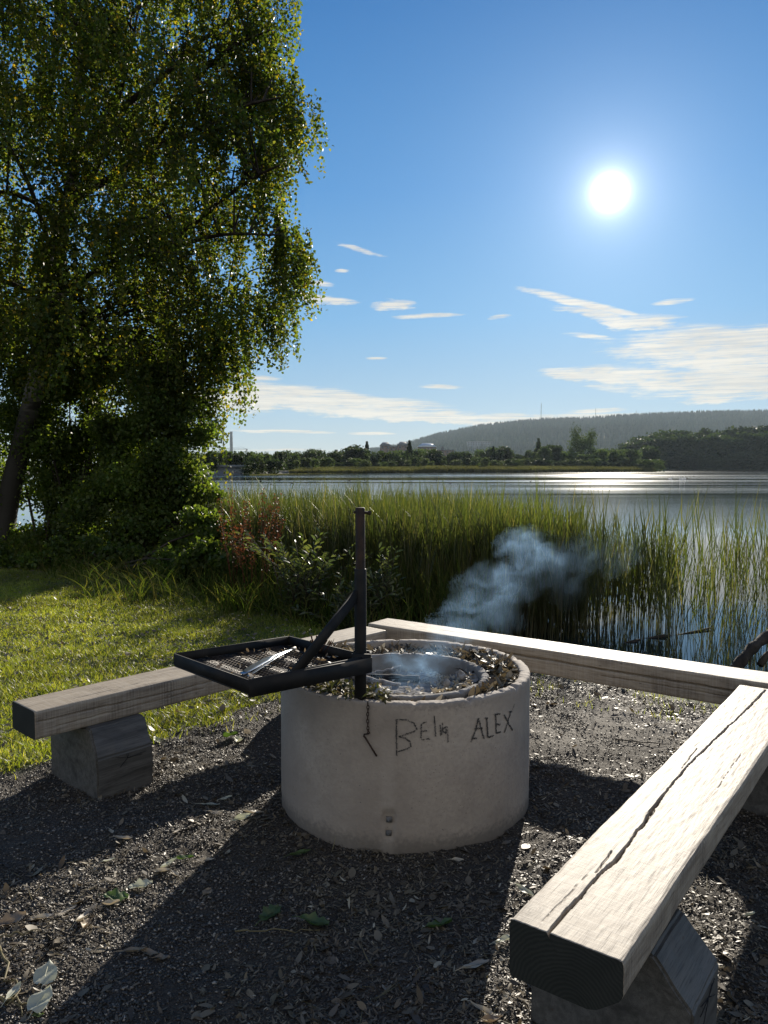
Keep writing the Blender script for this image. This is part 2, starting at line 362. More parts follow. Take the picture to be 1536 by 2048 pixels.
M['leaf_green'] = leaf_mat('fallen green leaf', [(.06, .10, .03), (.08, .12, .04)], .3, .4, (1.3, 1.5, .6), .5, (9, .8))
m, nt, out = new_mat('crushed stone')
g = nt.nodes.new('ShaderNodeNewGeometry'); rp = nt.nodes.new('ShaderNodeValToRGB'); nt.links.new(g.outputs['Random Per Island'], rp.inputs[0])
ee = rp.color_ramp.elements; ee[0].color = (.020, .0165, .013, 1); ee[1].color = (.30, .26, .21, 1); ee[1].position = 1; k = ee.new(.75); k.color = (.055, .046, .036, 1)
principled(nt, out, rp.outputs[0], .5, .6); M['stone'] = m
m, nt, out = new_mat('ground')
va = nt.nodes.new('ShaderNodeVertexColor'); va.layer_name = 'zone'; sz = nt.nodes.new('ShaderNodeSeparateColor'); nt.links.new(va.outputs[0], sz.inputs[0])
zl, zs, zf = (X(nt, sz.outputs[i]) for i in range(3))     # lawn, sand/trodden, far shore
a = tex(nt, scale=90, vec=world_pos(nt), detail=4, rough=.7); b = tex(nt, scale=3, vec=world_pos(nt), detail=4); vv = tex(nt, kind='VORONOI', scale=120, vec=world_pos(nt))
c = mixc(nt, a.smooth(.35, .7), (.026, .021, .016), (.085, .07, .052)); c = mixc(nt, b.smooth(.4, .7) * .5, c, (.03, .025, .02))
c = mixc(nt, zs, c, mixc(nt, a.smooth(.3, .7), (.09, .08, .065), (.17, .15, .125)))
c = mixc(nt, zl, c, mixc(nt, b.smooth(.3, .7), (.03, .045, .012), (.07, .08, .025)))
c = mixc(nt, zf, c, mixc(nt, tex(nt, scale=.05, vec=world_pos(nt), detail=4).smooth(.35, .65), (.06, .065, .035), (.10, .095, .055)))
principled(nt, out, c, .85, .3, bump=(a * .7 + vv * .5), bstr=.7, bdist=.012); M['ground'] = m
m, nt, out = new_mat('lake water')
wp = world_pos(nt, (.6, 1.6, 1)); a = tex(nt, scale=3.0, vec=wp, detail=3); b = tex(nt, scale=14, vec=wp, detail=3); big = tex(nt, scale=.02, vec=world_pos(nt, (.35, 2.2, 1)), detail=3, dist=.5)
gp = nt.nodes.new('ShaderNodeNewGeometry'); s4 = nt.nodes.new('ShaderNodeSeparateXYZ'); nt.links.new(gp.outputs['Position'], s4.inputs[0]); yy = X(nt, s4.outputs[1])
far = yy.smooth(15, 90)
amp = (big.smooth(.42, .62) * .8 + .2) * (far * .85 + .15)
p = principled(nt, out, (.010, .020, .022), .04, .5, bump=(a * .8 + b * .35) * amp, bstr=.5, bdist=.03)
p.inputs['IOR'].default_value = 1.33; nt.links.new((amp * .12 + .02).k, p.inputs['Roughness'])
M['water'] = m

# ------------------------------------------------------------------ terrain and water
WATER = -.30
SH = np.array([(60, -30), (11, -.5), (4.3, 5.5), (1.1, 7.5), (-.9, 9.6), (-3, 13.0), (-8, 17), (-20, 21), (-60, 26), (-400, 60)], float)
def sdist(x, y, P):
    """signed distance to a polyline, positive on its lake side (its right, walking it)"""
    best = np.full(np.shape(x), 1e9); sg = np.ones(np.shape(x))
    for (ax, ay), (bx, by) in zip(P[:-1], P[1:]):
        ux, uy = bx - ax, by - ay; L2 = ux * ux + uy * uy
        t = np.clip(((x - ax) * ux + (y - ay) * uy) / L2, 0, 1)
        ex_, ey_ = x - ax - ux * t, y - ay - uy * t; d = np.hypot(ex_, ey_)
        cr = ux * (y - ay) - uy * (x - ax)
        k = d < best; best = np.where(k, d, best); sg = np.where(k, np.where(cr < 0, 1, -1), sg)
    return best * sg
FS = np.array([(-3000, 100), (-160, 150), (-52, 172), (-30, 215), (20, 262), (60, 290), (112, 318), (128, 400), (160, 440), (400, 470), (3000, 480)], float)
def terrain_z(x, y):
    d = sdist(x, y, SH) + (fbm(x, y, .7, 3) - .47) * .5
    z = np.where(d < 0, WATER + (-WATER) * sstep(0, 1.7, -d), WATER - 1.2 * sstep(0, 4, d))
    z = z + (fbm(x, y, .35, 9) - .47) * .10 * sstep(1.5, 5, -d)
    z = z + (fbm(x, y, 2.0, 5) - .47) * .025
    fy = np.interp(x, FS[:, 0], FS[:, 1]); fd = y - fy
    z = np.where(y > 60, np.where(fd < 0, -1.5, WATER - .05 + .9 * sstep(0, 12, fd) + .8 * sstep(12, 300, fd)), z)
    return z
def gnd_bump(x, y): return (fbm(x, y, 14, 2) - .47) * .026 + (fbm(x, y, 4.5, 12) - .47) * .030
def graded(lo, hi, flo, fhi, step, grow=1.12):
    c = list(np.arange(flo, fhi + 1e-6, step)); s = step; v = c[-1]
    while v < hi: s *= grow; v += s; c.append(min(v, hi))
    s = step; v = c[0]; pre = []
    while v > lo: s *= grow; v -= s; pre.append(max(v, lo))
    return np.array(pre[::-1] + c)
xs = graded(-5000, 5000, -4.5, 4, .04); ys = graded(-400, 7000, 1.0, 8.5, .04)
ys = np.unique(np.concatenate([ys, np.arange(140, 500, 6.0)]))
GX, GY = np.meshgrid(xs, ys)
GZ = terrain_z(GX, GY)
near = sstep(12, 8, np.hypot(GX, GY - 4))
GZ = GZ + near * gnd_bump(GX, GY)
bl_d = Vector((.674, .739))
def lawn_f(x, y):
    s = (x + 1.66) * -.739 + (y - 3.5) * .674                # distance outside the left bench
    al = (x + 1.66) * .674 + (y - 3.5) * .739
    a = sstep(.10, .45, s - .25 * sstep(4.2, 3.4, y) + (fbm(x, y, 2.5, 21) - .47) * .7)
    b2 = (x - -.1) * .59 + (y - 5.4) * .808                # behind the back bench
    b = sstep(.85, 1.2, b2 + (fbm(x, y, 3, 4) - .47) * .5)
    return np.maximum(a, b)
LW = lawn_f(GX, GY)
sand = sstep(.62, .35, np.hypot((GX - 1.35) / 1.5, (GY - 4.55) / .6)) * .9
farz = (GY > 60).astype(float); sandfar = ((GY > 60) & (GX < -28) & (GY < 235) & (GY - np.interp(GX, FS[:, 0], FS[:, 1]) < 22)).astype(float)
cols = np.stack([LW * (1 - farz), np.maximum(sand * (1 - farz), 0), np.clip(farz - sandfar, 0, 1), np.ones_like(LW)], -1)
cols[..., 1] = np.maximum(cols[..., 1], sandfar)
ny, nx = GX.shape; i = (np.arange(ny - 1)[:, None] * nx + np.arange(nx - 1)[None])
Q = np.stack([i, i + 1, i + nx + 1, i + nx], -1).reshape(-1, 4)
o = npmesh('ground', np.stack([GX, GY, GZ], -1).reshape(-1, 3), Q, M['ground'], smooth=True, cols=cols.reshape(-1, 4)); tag(o, 'dark gravel and grass ground running down to the lake', kind='structure')
def gz(x, y): return terrain_z(x, y) + sstep(12, 8, np.hypot(x, y - 4)) * gnd_bump(x, y)
o = npmesh('lake_water', np.array([(-5000, -200, WATER), (5000, -200, WATER), (5000, 700, WATER), (-5000, 700, WATER)], float), np.array([[0, 1, 2, 3]]), M['water'])
tag(o, 'calm lake water reflecting the sky', kind='structure')

# ------------------------------------------------------------------ benches
def polyline_at(pts, x):
    xs_ = [p[0] for p in pts]; ys_ = [p[1] for p in pts]
    return np.interp(x, xs_, ys_)
def beam(name, L, W, H, mat, parent, top_cracks=(), side_cracks=(), chamfer=None, base_chamfer=None, fine=.0035, step=.01, seed=0, rad=.008):
    """squared timber along +x from the origin; top at z=0, y from 0 (fire side) to W. cracks: (points (x, y or z), half width, depth)"""
    # cross-section perimeter, starting at bottom of the y=0 side, going up, over the top, down the far side, back
    corners = [(0, -H), (0, 0), (W, 0), (W, -H)]
    if base_chamfer: corners = [(base_chamfer[0], -H), (0, -H + base_chamfer[1]), (0, 0), (W, 0), (W, -H)]
    if chamfer: corners = [(0, -H), (0, 0), (W, 0), (W, -H + chamfer[1]), (W - chamfer[0], -H)]
    per = []
    nc = len(corners); st_ = fine
    for k in range(nc):
        a = np.array(corners[k]); b = np.array(corners[(k + 1) % nc]); n = max(2, int(np.linalg.norm(b - a) / (st_ if (k < 3 if base_chamfer else k < 2) else .012)))
        t = np.linspace(0, 1, n, endpoint=False)
        per += [tuple(a + (b - a) * q) for q in t]
    per = np.array(per); cen = np.array([W / 2, -H / 2])
    # round the corners
    p = per.copy()
    for cx_, cy_ in corners:
        d = np.hypot(per[:, 0] - cx_, per[:, 1] - cy_); k = d < rad * 1.6
        pull = np.clip(1 - d / (rad * 1.6), 0, 1)[:, None] * rad * .55
        dirc = (cen - np.array((cx_, cy_))); dirc = dirc / np.linalg.norm(dirc)
        p += pull * dirc
    m_ = len(p); nx_ = int(L / step) + 1; X_ = np.linspace(0, L, nx_)
    XX = np.repeat(X_[:, None], m_, 1); YY = np.repeat(p[None, :, 0], nx_, 0); ZZ = np.repeat(p[None, :, 1], nx_, 0)
    wob = (fbm(X_, X_ * 0 + seed, 1.6, seed) - .47)[:, None]
    YY = YY + wob * .012; s_ = np.arange(m_)[None, :] * .06
    dn = (fbm(XX * 6 + seed, s_ + 0 * XX, 3, 3) - .47) * .0022 + (fbm(XX * 2, s_ * 10 + 0 * XX, 3, 8) - .47) * .0006
    dirn = np.stack([YY - W / 2, ZZ + H / 2], -1); ontop = (per[:, 1] > -1e-6)[None]; onside = (per[:, 0] < 1e-6)[None] | (per[:, 0] > W - 1e-6)[None]
    ZZ = ZZ + np.where(ontop, dn, 0); YY = YY + np.where(onside, dn * np.sign(dirn[..., 0]), 0)
    for pts, hw, dep in top_cracks:
        pts = np.array(pts); yc = np.interp(X_, pts[:, 0], pts[:, 1]) + (fbm(X_, X_ * 0 + 5, 22, seed) - .47) * .009
        act = (X_ >= pts[0, 0] - .003) & (X_ <= pts[-1, 0] + .003); hwx = hw * (.25 + 1.3 * fbm(X_, X_ * 0, 7, seed + 2) ** 1.3) * act
        g = np.clip(1 - np.abs(YY - yc[:, None]) / np.maximum(hwx, 1e-5)[:, None], 0, 1) ** .6
        ZZ = ZZ - np.where(ontop, g * dep * act[:, None], 0)
    for pts, hw, dep in side_cracks:
        pts = np.array(pts); zc_ = np.interp(X_, pts[:, 0], pts[:, 1]) + (fbm(X_, X_ * 0 + 5, 12, seed + 4) - .47) * .008
        act = (X_ >= pts[0, 0]) & (X_ <= pts[-1, 0])
        g = np.clip(1 - np.abs(ZZ - zc_[:, None]) / hw, 0, 1) ** .6
        YY = YY + np.where((per[:, 0] < 1e-6)[None], g * dep * act[:, None], 0)
    V = np.stack([XX, YY, ZZ], -1).reshape(-1, 3)
    i = (np.arange(nx_ - 1)[:, None] * m_ + np.arange(m_)[None]); j = (np.arange(nx_ - 1)[:, None] * m_ + (np.arange(m_) + 1)[None] % m_)
    Q = np.stack([i, j, j + m_, i + m_], -1).reshape(-1, 4)
    # ends, pushed in at the cracks with the perimeter
    c0 = len(V); V = np.vstack([V, [[-.003, W / 2, -H / 2], [L + .003, W / 2, -H / 2]]])
    a = np.arange(m_); T = np.vstack([np.stack([a * 0 + c0, (a + 1) % m_, a], -1), np.stack([a * 0 + c0 + 1, (nx_ - 1) * m_ + a, (nx_ - 1) * m_ + (a + 1) % m_], -1)])
    o = npmesh(name, V, [Q, T], mat, parent)
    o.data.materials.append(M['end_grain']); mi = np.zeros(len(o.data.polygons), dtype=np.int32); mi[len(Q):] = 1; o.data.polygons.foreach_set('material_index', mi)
    me = o.data; sm = np.ones(len(me.polygons), bool); sm[len(Q):] = False; me.polygons.foreach_set('use_smooth', sm)
    return o
def support(parent, x, y0, y1, w, ztop, zcham, zbot, ch, seed):
    """squared block across the beam, both upper ends cut off at a slope"""
    prof = [(y0, zbot), (y0, zcham), (y0 + ch, ztop), (y1 - ch, ztop), (y1, zcham), (y1, zbot)]
    bm = bmesh.new(); a = [bm.verts.new((x, p, z)) for p, z in prof]; b = [bm.verts.new((x + w, p, z)) for p, z in prof]
    bm.faces.new(a); bm.faces.new(b[::-1]); n = len(prof)
    for k in range(n): bm.faces.new((a[k], b[k], b[(k + 1) % n], a[(k + 1) % n]))
    bmesh.ops.recalc_face_normals(bm, faces=bm.faces)
    bmesh.ops.bevel(bm, geom=bm.edges[:], offset=.008, segments=2, affect='EDGES')
    bmesh.ops.triangulate(bm, faces=[f for f in bm.faces if len(f.verts) > 4])
    bmesh.ops.subdivide_edges(bm, edges=[e for e in bm.edges if e.calc_length() > .06], cuts=5, use_grid_fill=True)
    for v in bm.verts:
        q = mnoise.noise_vector(v.co * 14 + Vector((seed, 0, 0))); v.co += q * .004
    # drying checks running from the heart of the end grain
    me = bpy.data.meshes.new('support'); bm.to_mesh(me); bm.free()
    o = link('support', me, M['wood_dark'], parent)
    cr = MB(); rr = random.Random(seed)
    hy, hz = x + w * .52, zcham - .0
    for k in range(6):
        th_ = rr.uniform(0, 6.28); r1 = rr.uniform(.05, .11)
        for yy_ in (y0 - .0045, ):
            p0 = (hy, yy_, hz - .03); p1 = (hy + math.cos(th_) * r1, yy_, min(zcham - .01, hz - .03 + math.sin(th_) * r1 * .9))
            cr.bar(p0, p1, .0011, .002, up=(0, 1, 0))
    cr.build('end_grain_crack', M['char'], o)
    return o
def bench(name, p0, dirv, label, L, W, H, sup, right=False, **kw):
    """right: the fire lies on the +x-turned side, so the bench frame is mirrored by choosing the origin corner"""
    rz = math.atan2(dirv[1], dirv[0])
    t = empty(name, (p0[0], p0[1], 0), rz); tag(t, label, 'bench', 'timber beam benches round the fire ring')
    b = beam('seat_beam', L, W, H, M['wood'], t, **kw); b.location = (0, 0, kw.get('top', .45) if False else .45)
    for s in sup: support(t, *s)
    return t
# left bench: origin at its near fire-side corner, y towards the lawn
bench('timber_bench', (-1.576, 3.413), (.674, .739), 'low timber beam bench standing along the edge of the lawn behind the grill tray', 2.36, .245, .132,
      [(.234, -.113, .377, .29, .318, .19, -.08, .07, 3), (1.90, -.113, .377, .29, .318, .19, -.08, .07, 5)],
      side_cracks=[([(.02, -.05), (.8, -.06), (1.4, -.045), (2.2, -.06)], .004, .012), ([(.1, -.09), (.9, -.085)], .003, .008)],
      top_cracks=[([(.2, .06), (.55, .075)], .003, .01), ([(.9, .17), (1.2, .165)], .002, .008)], seed=1)
# back bench: origin at its left end, y away from the fire
bench('timber_bench', (-.113, 5.386), (.808, -.589), 'long cracked timber beam bench at the water side below the reeds', 3.3, .25, .155,
      [(.35, -.06, .31, .28, .295, .18, -.1, .06, 7), (2.42, -.10, .33, .28, .295, .18, -.1, .06, 9)],
      side_cracks=[([(.9, -.055), (1.6, -.062), (2.4, -.068), (3.3, -.06)], .0065, .03), ([(1.7, -.10), (3.2, -.105)], .003, .012)],
      top_cracks=[([(.5, .12), (1.4, .13)], .002, .008)], seed=2)
# right bench: origin at its near fire-side corner, x along it, mirrored frame is avoided by building from the far corner of the near end
crack_px = [(1098, 1866), (1132, 1824), (1182, 1770), (1205, 1742), (1228, 1724), (1292, 1642), (1296, 1631), (1328, 1587), (1383, 1524), (1440, 1469), (1492, 1421), (1531, 1380)]
rd = Vector((.594, .804)).normalized(); rn = Vector((-rd.y, rd.x)); r0 = Vector((.533, 1.655))   # outer near corner; +y of the frame points to the fire
ck = []
for px, py in crack_px:
    q = on(px, py, .45).xy - r0; ck.append((q.dot(rd), q.dot(rn)))
ck[0] = (0.0, ck[0][1])
bench('timber_bench', r0, rd, 'wide sunlit timber beam bench with a long crack running down its top', 2.52, .282, .145,
      [(.29, -.08, .362, .26, .305, .19, -.08, .10, 11), (2.05, -.08, .362, .28, .305, .19, -.08, .10, 13)],
      top_cracks=[(ck, .0058, .04), ([(ck[3][0] - .02, ck[3][1] + .012), (ck[3][0] + .12, ck[3][1] + .020)], .002, .012), ([(ck[6][0] - .10, ck[6][1] - .014), (ck[6][0] + .05, ck[6][1] - .006)], .0022, .012), ([(ck[8][0] - .08, ck[8][1] + .010), (ck[8][0] + .16, ck[8][1] + .022)], .002, .012), ([(1.1, .06), (1.5, .066)], .0016, .006), ([(.02, .21), (.30, .205)], .0014, .006)], base_chamfer=(.07, .055), fine=.0022, seed=4, step=.006)

# ------------------------------------------------------------------ fire ring
RC = Vector((.10, 3.64)); RO, RI, RH = .59, .540, .60
def lathe_ring(name, c, ro, ri, h, z0, mat, parent=None, seed=0, nseg=560, chip=1.0, holes=()):
    prof = [(ro, z0)] + [(ro, z0 + (h - z0) * k / 40) for k in range(1, 40)] + [(ro, h - .006), (ro - .004, h - .001), (ro - .010, h), (ro * .5 + ri * .5, h + .001), (ri + .010, h), (ri + .003, h - .003), (ri, h - .01)] + [(ri, h - .01 - (h - z0) * k / 8) for k in range(1, 8)]
    P_ = np.array(prof); th_ = np.linspace(0, 2 * np.pi, nseg, endpoint=False); n = len(P_)
    T_, r = np.meshgrid(th_, P_[:, 0], indexing='ij'); z = np.repeat(P_[None, :, 1], nseg, 0)
    cx_ = np.cos(T_); sy = np.sin(T_); u = T_ * ro
    wob = (fbm(u, z, 5, seed) - .47) * .004 + (fbm(u, z, 30, seed + 3) - .47) * .003
    rim = sstep(h - .018, h, z); edge = (fbm(u, z * 0, 34, seed + 8) - .50)
    r = r + wob + np.where(r > (ro + ri) / 2, -1, 1) * rim * np.clip(edge, 0, 1) * .045 * chip * (.3 + 1.2 * sstep(.45, .6, fbm(u, z * 0, 3, seed)))
    z = z - rim * np.clip(fbm(u, r, 26, seed + 5) - .55, 0, 1) * .05 * chip + rim * (fbm(u, r, 60, seed) - .47) * .005
    for (ha, hz, hr, hd) in holes:
        d = np.hypot((T_ - ha) * ro * (1 + .0 * z), z - hz); r = np.where(r > (ro + ri) / 2 - .01, r - hd * sstep(hr, hr * .5, d + (fbm(u, z, 26, 3) - .47) * .03), r)
    V = np.stack([r * cx_, r * sy, z], -1).reshape(-1, 3)
    a = np.arange(nseg)[:, None]; b = np.arange(n)[None]
    i0 = a * n + b; i1 = ((a + 1) % nseg) * n + b; i2 = ((a + 1) % nseg) * n + (b + 1) % n; i3 = a * n + (b + 1) % n
    o = npmesh(name, V, np.stack([i0, i1, i2, i3], -1).reshape(-1, 4), mat, parent, True)
    o.location = (c[0], c[1], 0); return o
def ring_hit(px, py, r=RO):
    d = ray(px, py); ox, oy = -RC.x, -RC.y
    a = d.x**2 + d.y**2; b = 2 * (ox * d.x + oy * d.y); c_ = ox**2 + oy**2 - r * r
    t = (-b - math.sqrt(max(b * b - 4 * a * c_, 0))) / (2 * a); q = d * t
    return Vector((q.x - RC.x, q.y - RC.y, EYE + q.z))
b1 = ring_hit(777.8, 1641); b2_ = ring_hit(776.6, 1668)
b1a = math.atan2(b1.y, b1.x) % (2 * math.pi); b2a = math.atan2(b2_.y, b2_.x) % (2 * math.pi)
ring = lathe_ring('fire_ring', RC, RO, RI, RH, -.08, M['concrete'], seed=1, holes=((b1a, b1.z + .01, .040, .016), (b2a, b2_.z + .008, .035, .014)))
tag(ring, 'large round concrete fire ring scrawled with charcoal names', 'fire ring')
for bp in (b1, b2_):
    rad_ = Vector((bp.x, bp.y, 0)).normalized(); tg = Vector((-rad_.y, rad_.x, 0)); q = bp - rad_ * .010
    mb = MB(); mb.bar(q - rad_ * .004, q + rad_ * .004, .024, .022); mb.bar(q + rad_ * .002, q + rad_ * .012, .014, .013)
    mb.tube([q + rad_ * .010, q + rad_ * .02], .004, 8); mb.build('anchor_bolt', M['dullsteel'], ring)
# charcoal writing, strokes lie on the curved wall
def strokes(name, lines, wid, rr):
    mb = MB()
    for ln, wk in lines:
        pts = []
        for (x0, y0), (x1, y1) in zip(ln[:-1], ln[1:]):
            n = max(2, int(math.hypot(x1 - x0, y1 - y0) / 4))
            pts += [(x0 + (x1 - x0) * k / n, y0 + (y1 - y0) * k / n) for k in range(n)]
        pts.append(ln[-1]); P3 = []
        for x, y in pts:
            h_ = ring_hit(700 + (x + rr.uniform(-2.2, 2.2)) / 4.151, 1380 + (y + rr.uniform(-1.5, 1.5)) / 4.151, RO + .0035); P3.append(h_)
        prev = None
        for k in range(len(P3) - 1):
            if rr.random() > wk: continue
            d = (P3[k + 1] - P3[k])
            if d.length < 1e-5: continue
            rad_ = Vector((P3[k].x, P3[k].y, 0)).normalized(); sn = d.normalized().cross(rad_)
            for j in range(5):
                if rr.random() > wk * .85: continue
                o_ = sn * wid * rr.uniform(-.42, .42); hw_ = sn * wid * rr.uniform(.06, .2); a, b = P3[k] + o_ - d * rr.uniform(0, .5), P3[k + 1] + o_ + d * rr.uniform(0, .5)
                q_ = sn * wid * rr.uniform(-.1, .1); rz_ = rad_ * (.0002 * j)
                mb.add([tuple(a - hw_ * .4 + rz_), tuple(a + hw_ + rz_), tuple(b + hw_ * .5 + q_ + rz_), tuple(b - hw_ + q_ + rz_)], [(0, 1, 2, 3)])
    return mb.build(name, M['charc_line'], ring)
rr = random.Random(3)
strokes('charcoal_lettering', [([(385, 245), (385, 400), (388, 545)], .9), ([(385, 245), (470, 248), (530, 275), (555, 325), (520, 350), (440, 375), (405, 388)], .8), ([(405, 388), (460, 400), (500, 430), (505, 470), (470, 490), (400, 510)], .85),
    ([(630, 262), (592, 285), (590, 400)], .85), ([(592, 342), (637, 340)], .7), ([(592, 412), (660, 405)], .75), ([(700, 215), (712, 385)], .95), ([(748, 290), (755, 375)], .8), ([(770, 260), (762, 370)], .75),
    ([(760, 335), (803, 300), (797, 362)], .85), ([(765, 335), (797, 362)], .9), ([(806, 300), (815, 440)], .7)], .0066, rr)
strokes('charcoal_lettering', [([(1065, 235), (1045, 330), (1015, 405)], 1), ([(1065, 235), (1085, 300), (1112, 402)], .95), ([(1035, 322), (1098, 318)], .85), ([(1010, 405), (1056, 400)], .95), ([(1015, 400), (1005, 432)], .7),
    ([(1120, 230), (1150, 230)], .8), ([(1135, 230), (1145, 392), (1195, 380)], 1), ([(1200, 205), (1245, 200)], .85), ([(1210, 205), (1215, 358), (1252, 350)], 1), ([(1215, 280), (1250, 290)], .9),
    ([(1280, 205), (1350, 335)], 1), ([(1335, 180), (1310, 270), (1283, 352)], .95), ([(1370, 110), (1342, 180)], .5), ([(1320, 182), (1345, 180)], .8)], .0085, rr)
IC = Vector((.10, 3.56))
inner = lathe_ring('inner_concrete_ring', IC,   .388, .352, .592, .3, M['concrete_soot'], seed=20, nseg=400, chip=1.0)
tag(inner, 'smaller sooty concrete ring set inside the large ring, holding the ashes', 'fire ring')
# soil between the rings, ash inside
def disc(name, c, r0, r1, zf, mat, nr=26, na=160):
    rr_ = np.linspace(r0, r1, nr); aa = np.linspace(0, 2 * np.pi, na, endpoint=False); A, B = np.meshgrid(aa, rr_, indexing='ij')
    x = np.cos(A) * B; y = np.sin(A) * B; z = zf(x, y)
    a = np.arange(na)[:, None]; b = np.arange(nr - 1)[None]
    Q = np.stack([a * nr + b, ((a + 1) % na) * nr + b, ((a + 1) % na) * nr + b + 1, a * nr + b + 1], -1).reshape(-1, 4)
    o = npmesh(name, np.stack([x + c[0], y + c[1], z], -1).reshape(-1, 3), Q, mat, None, True); return o
soilz = lambda x, y: .545 + (fbm(x, y, 9, 3) - .47) * .05 + .045 * sstep(.1, .5, -x) + .03 * sstep(.2, .5, x)
tag(disc('soil_fill', RC, .30, RI + .01, soilz, M['soil']), 'dark leafy soil filled in between the two concrete rings', 'soil', kind='stuff')
ashz = lambda x, y: .50 + (fbm(x, y, 9, 13) - .47) * .05 + .05 * sstep(.18, .34, x) + .035 * sstep(.15, .32, -x)*sstep(.1, -.2, y)
tag(disc('ash_bed', IC, 0.0, .35, ashz, M['ash'], nr=30), 'pale grey ash bed inside the inner ring', 'ash', kind='stuff')
def litter(name, n, posf, lmin, lmax, wr, mat, label, catn, lift=.004, tilt=.35):
    x, y, z = posf(n); N = len(x); h = rng.random(N) * 6.283; t = np.stack([np.cos(h), np.sin(h), rng.normal(0, tilt, N)], -1); t = norm(t)
    s = norm(np.cross(t, np.stack([rng.normal(0, tilt, N), rng.normal(0, tilt, N), np.ones(N)], -1)))
    L_ = lmin + (lmax - lmin) * rng.random(N) ** 2; up = norm(np.cross(s, t)); up *= np.sign(up[:, 2:3] + 1e-6)
    V, Q = ribbons(np.stack([x, y, z + lift], -1) - t * L_[:, None] * .5 * np.array([1, 1, .3]), t, up, s, L_, L_ * wr * (.5 + rng.random(N)), rng.normal(0, .25, N), 4, lambda q: np.sin(np.pi * np.clip(q, .03, .97)) ** .7)
    return tag(npmesh(name, V, Q, mat), label, catn, kind='stuff')
def annul(n):
    a = rng.random(n) * 6.283; r = .30 + (RI - .31) * np.sqrt(rng.random(n)); x = np.cos(a) * r; y = np.sin(a) * r
    k = np.hypot(x + RC.x - IC.x, y + RC.y - IC.y) > .40; x, y = x[k], y[k]
    return x + RC.x, y + RC.y, soilz(x, y) + .004 + rng.random(len(x)) * .018
litter('ring_leaf_litter', 8000, annul, .015, .07, .35, M['litter'], 'dry leaves and twigs on the soil between the rings', 'leaf litter', tilt=.5)
def leftpile(n):
    a = R(200) + rng.random(n) * R(62); r = .42 + .165 * rng.random(n); x = np.cos(a) * r; y = np.sin(a) * r
    return x + RC.x, y + RC.y, np.maximum(soilz(x, y), .595) + rng.random(n) * .02
litter('green_cuttings', 420, leftpile, .02, .065, .28, M['cut_leaf'], 'green cut leaves heaped on the soil beside the grill post', 'leaf litter', tilt=.6)
def ashbits(n):
    a = rng.random(n) * 6.283; r = .33 * np.sqrt(rng.random(n)); x = np.cos(a) * r; y = np.sin(a) * r
    k = (x > .12) | (y < -.15) | (rng.random(n) < .15); x, y = x[k], y[k]
    return x + IC.x, y + IC.y, ashz(x, y) + .003 + rng.random(len(x)) * .012
litter('ash_flakes', 2200, ashbits, .008, .035, .5, M['leaf_tan'], 'flaky white ash and burnt scraps in the fire', 'ash', tilt=.6)
def stone_mesh(pts, size, flat=.7):
    """irregular octahedral chips"""
    N = len(pts); B = np.array([(1,0,0),(-1,0,0),(0,1,0),(0,-1,0),(0,0,1),(0,0,-1)], float)
    off = B[None] * (.55 + .6 * rng.random((N, 6, 1))) + rng.normal(0, .18, (N, 6, 3)); off[..., 2] *= flat
    a = rng.random(N) * 6.283; ca, sa = np.cos(a)[:, None], np.sin(a)[:, None]
    xo = off[..., 0] * ca - off[..., 1] * sa; yo = off[..., 0] * sa + off[..., 1] * ca
    V = pts[:, None] + np.stack([xo, yo, off[..., 2]], -1) * np.broadcast_to(size, (N,))[:, None, None]
    T = np.array([(0,2,4),(2,1,4),(1,3,4),(3,0,4),(2,0,5),(1,2,5),(3,1,5),(0,3,5)])
    return V.reshape(-1, 3), (np.arange(N)[:, None, None] * 6 + T[None]).reshape(-1, 3)
# burnt wood in the fire
def stick(name, p, q, r, mat, label, catn='stick', parent=None, n=9, wob=.012, seed=0, group=None, taper=.7):
    rr_ = random.Random(seed); p = Vector(p); q = Vector(q); L_ = (q - p).length
    pts = [p.lerp(q, k / n) + Vector((rr_.uniform(-1, 1), rr_.uniform(-1, 1), rr_.uniform(-.5, .5))) * wob * math.sin(math.pi * k / n) for k in range(n + 1)]
    mb = MB(); mb.tube(pts, [r * (1 - (1 - taper) * k / n) * rr_.uniform(.85, 1.15) for k in range(n + 1)], 8)
    o = mb.build(name, mat, parent, True)
    if parent is None: tag(o, label, catn, group)
    return o
stick('charred_stick', on(735, 1350, .53), on(802, 1333, .555), .011, M['ash'], 'ash white burnt stick with its tip raised in the fire', seed=1)
stick('charred_log', on(742, 1356, .52), on(838, 1358, .525), .022, M['char'], 'blackened split log lying in the ashes near the post', 'log', seed=2)
stick('charred_log', on(700, 1352, .53), on(800, 1372, .51), .018, M['ash'], 'grey burnt through log crumbling at the front of the ash', 'log', seed=5)
for k, (px, py, s, lab) in enumerate([(922, 1350, .022, 'pointed pale rubble chunk leaning on the inner ring'), (893, 1366, .014, 'rounded lump of ash grey rubble in the fire'), (948, 1345, .014, 'small dark cinder by the right rim of the inner ring')]):
    q = on(px, py, .56); bm = bmesh.new(); bmesh.ops.create_icosphere(bm, subdivisions=3, radius=s)
    for v in bm.verts: v.co += v.co.normalized() * (mnoise.noise(v.co * 40 + Vector((k * 9, 0, 0)))) * s * .9
    me = bpy.data.meshes.new('rubble'); bm.to_mesh(me); bm.free(); o = link('rubble_chunk', me, M['ash'] if k < 2 else M['char']); o.location = (q.x, q.y, .56); o.scale = (1, .8, 1.1); tag(o, lab, 'rubble')

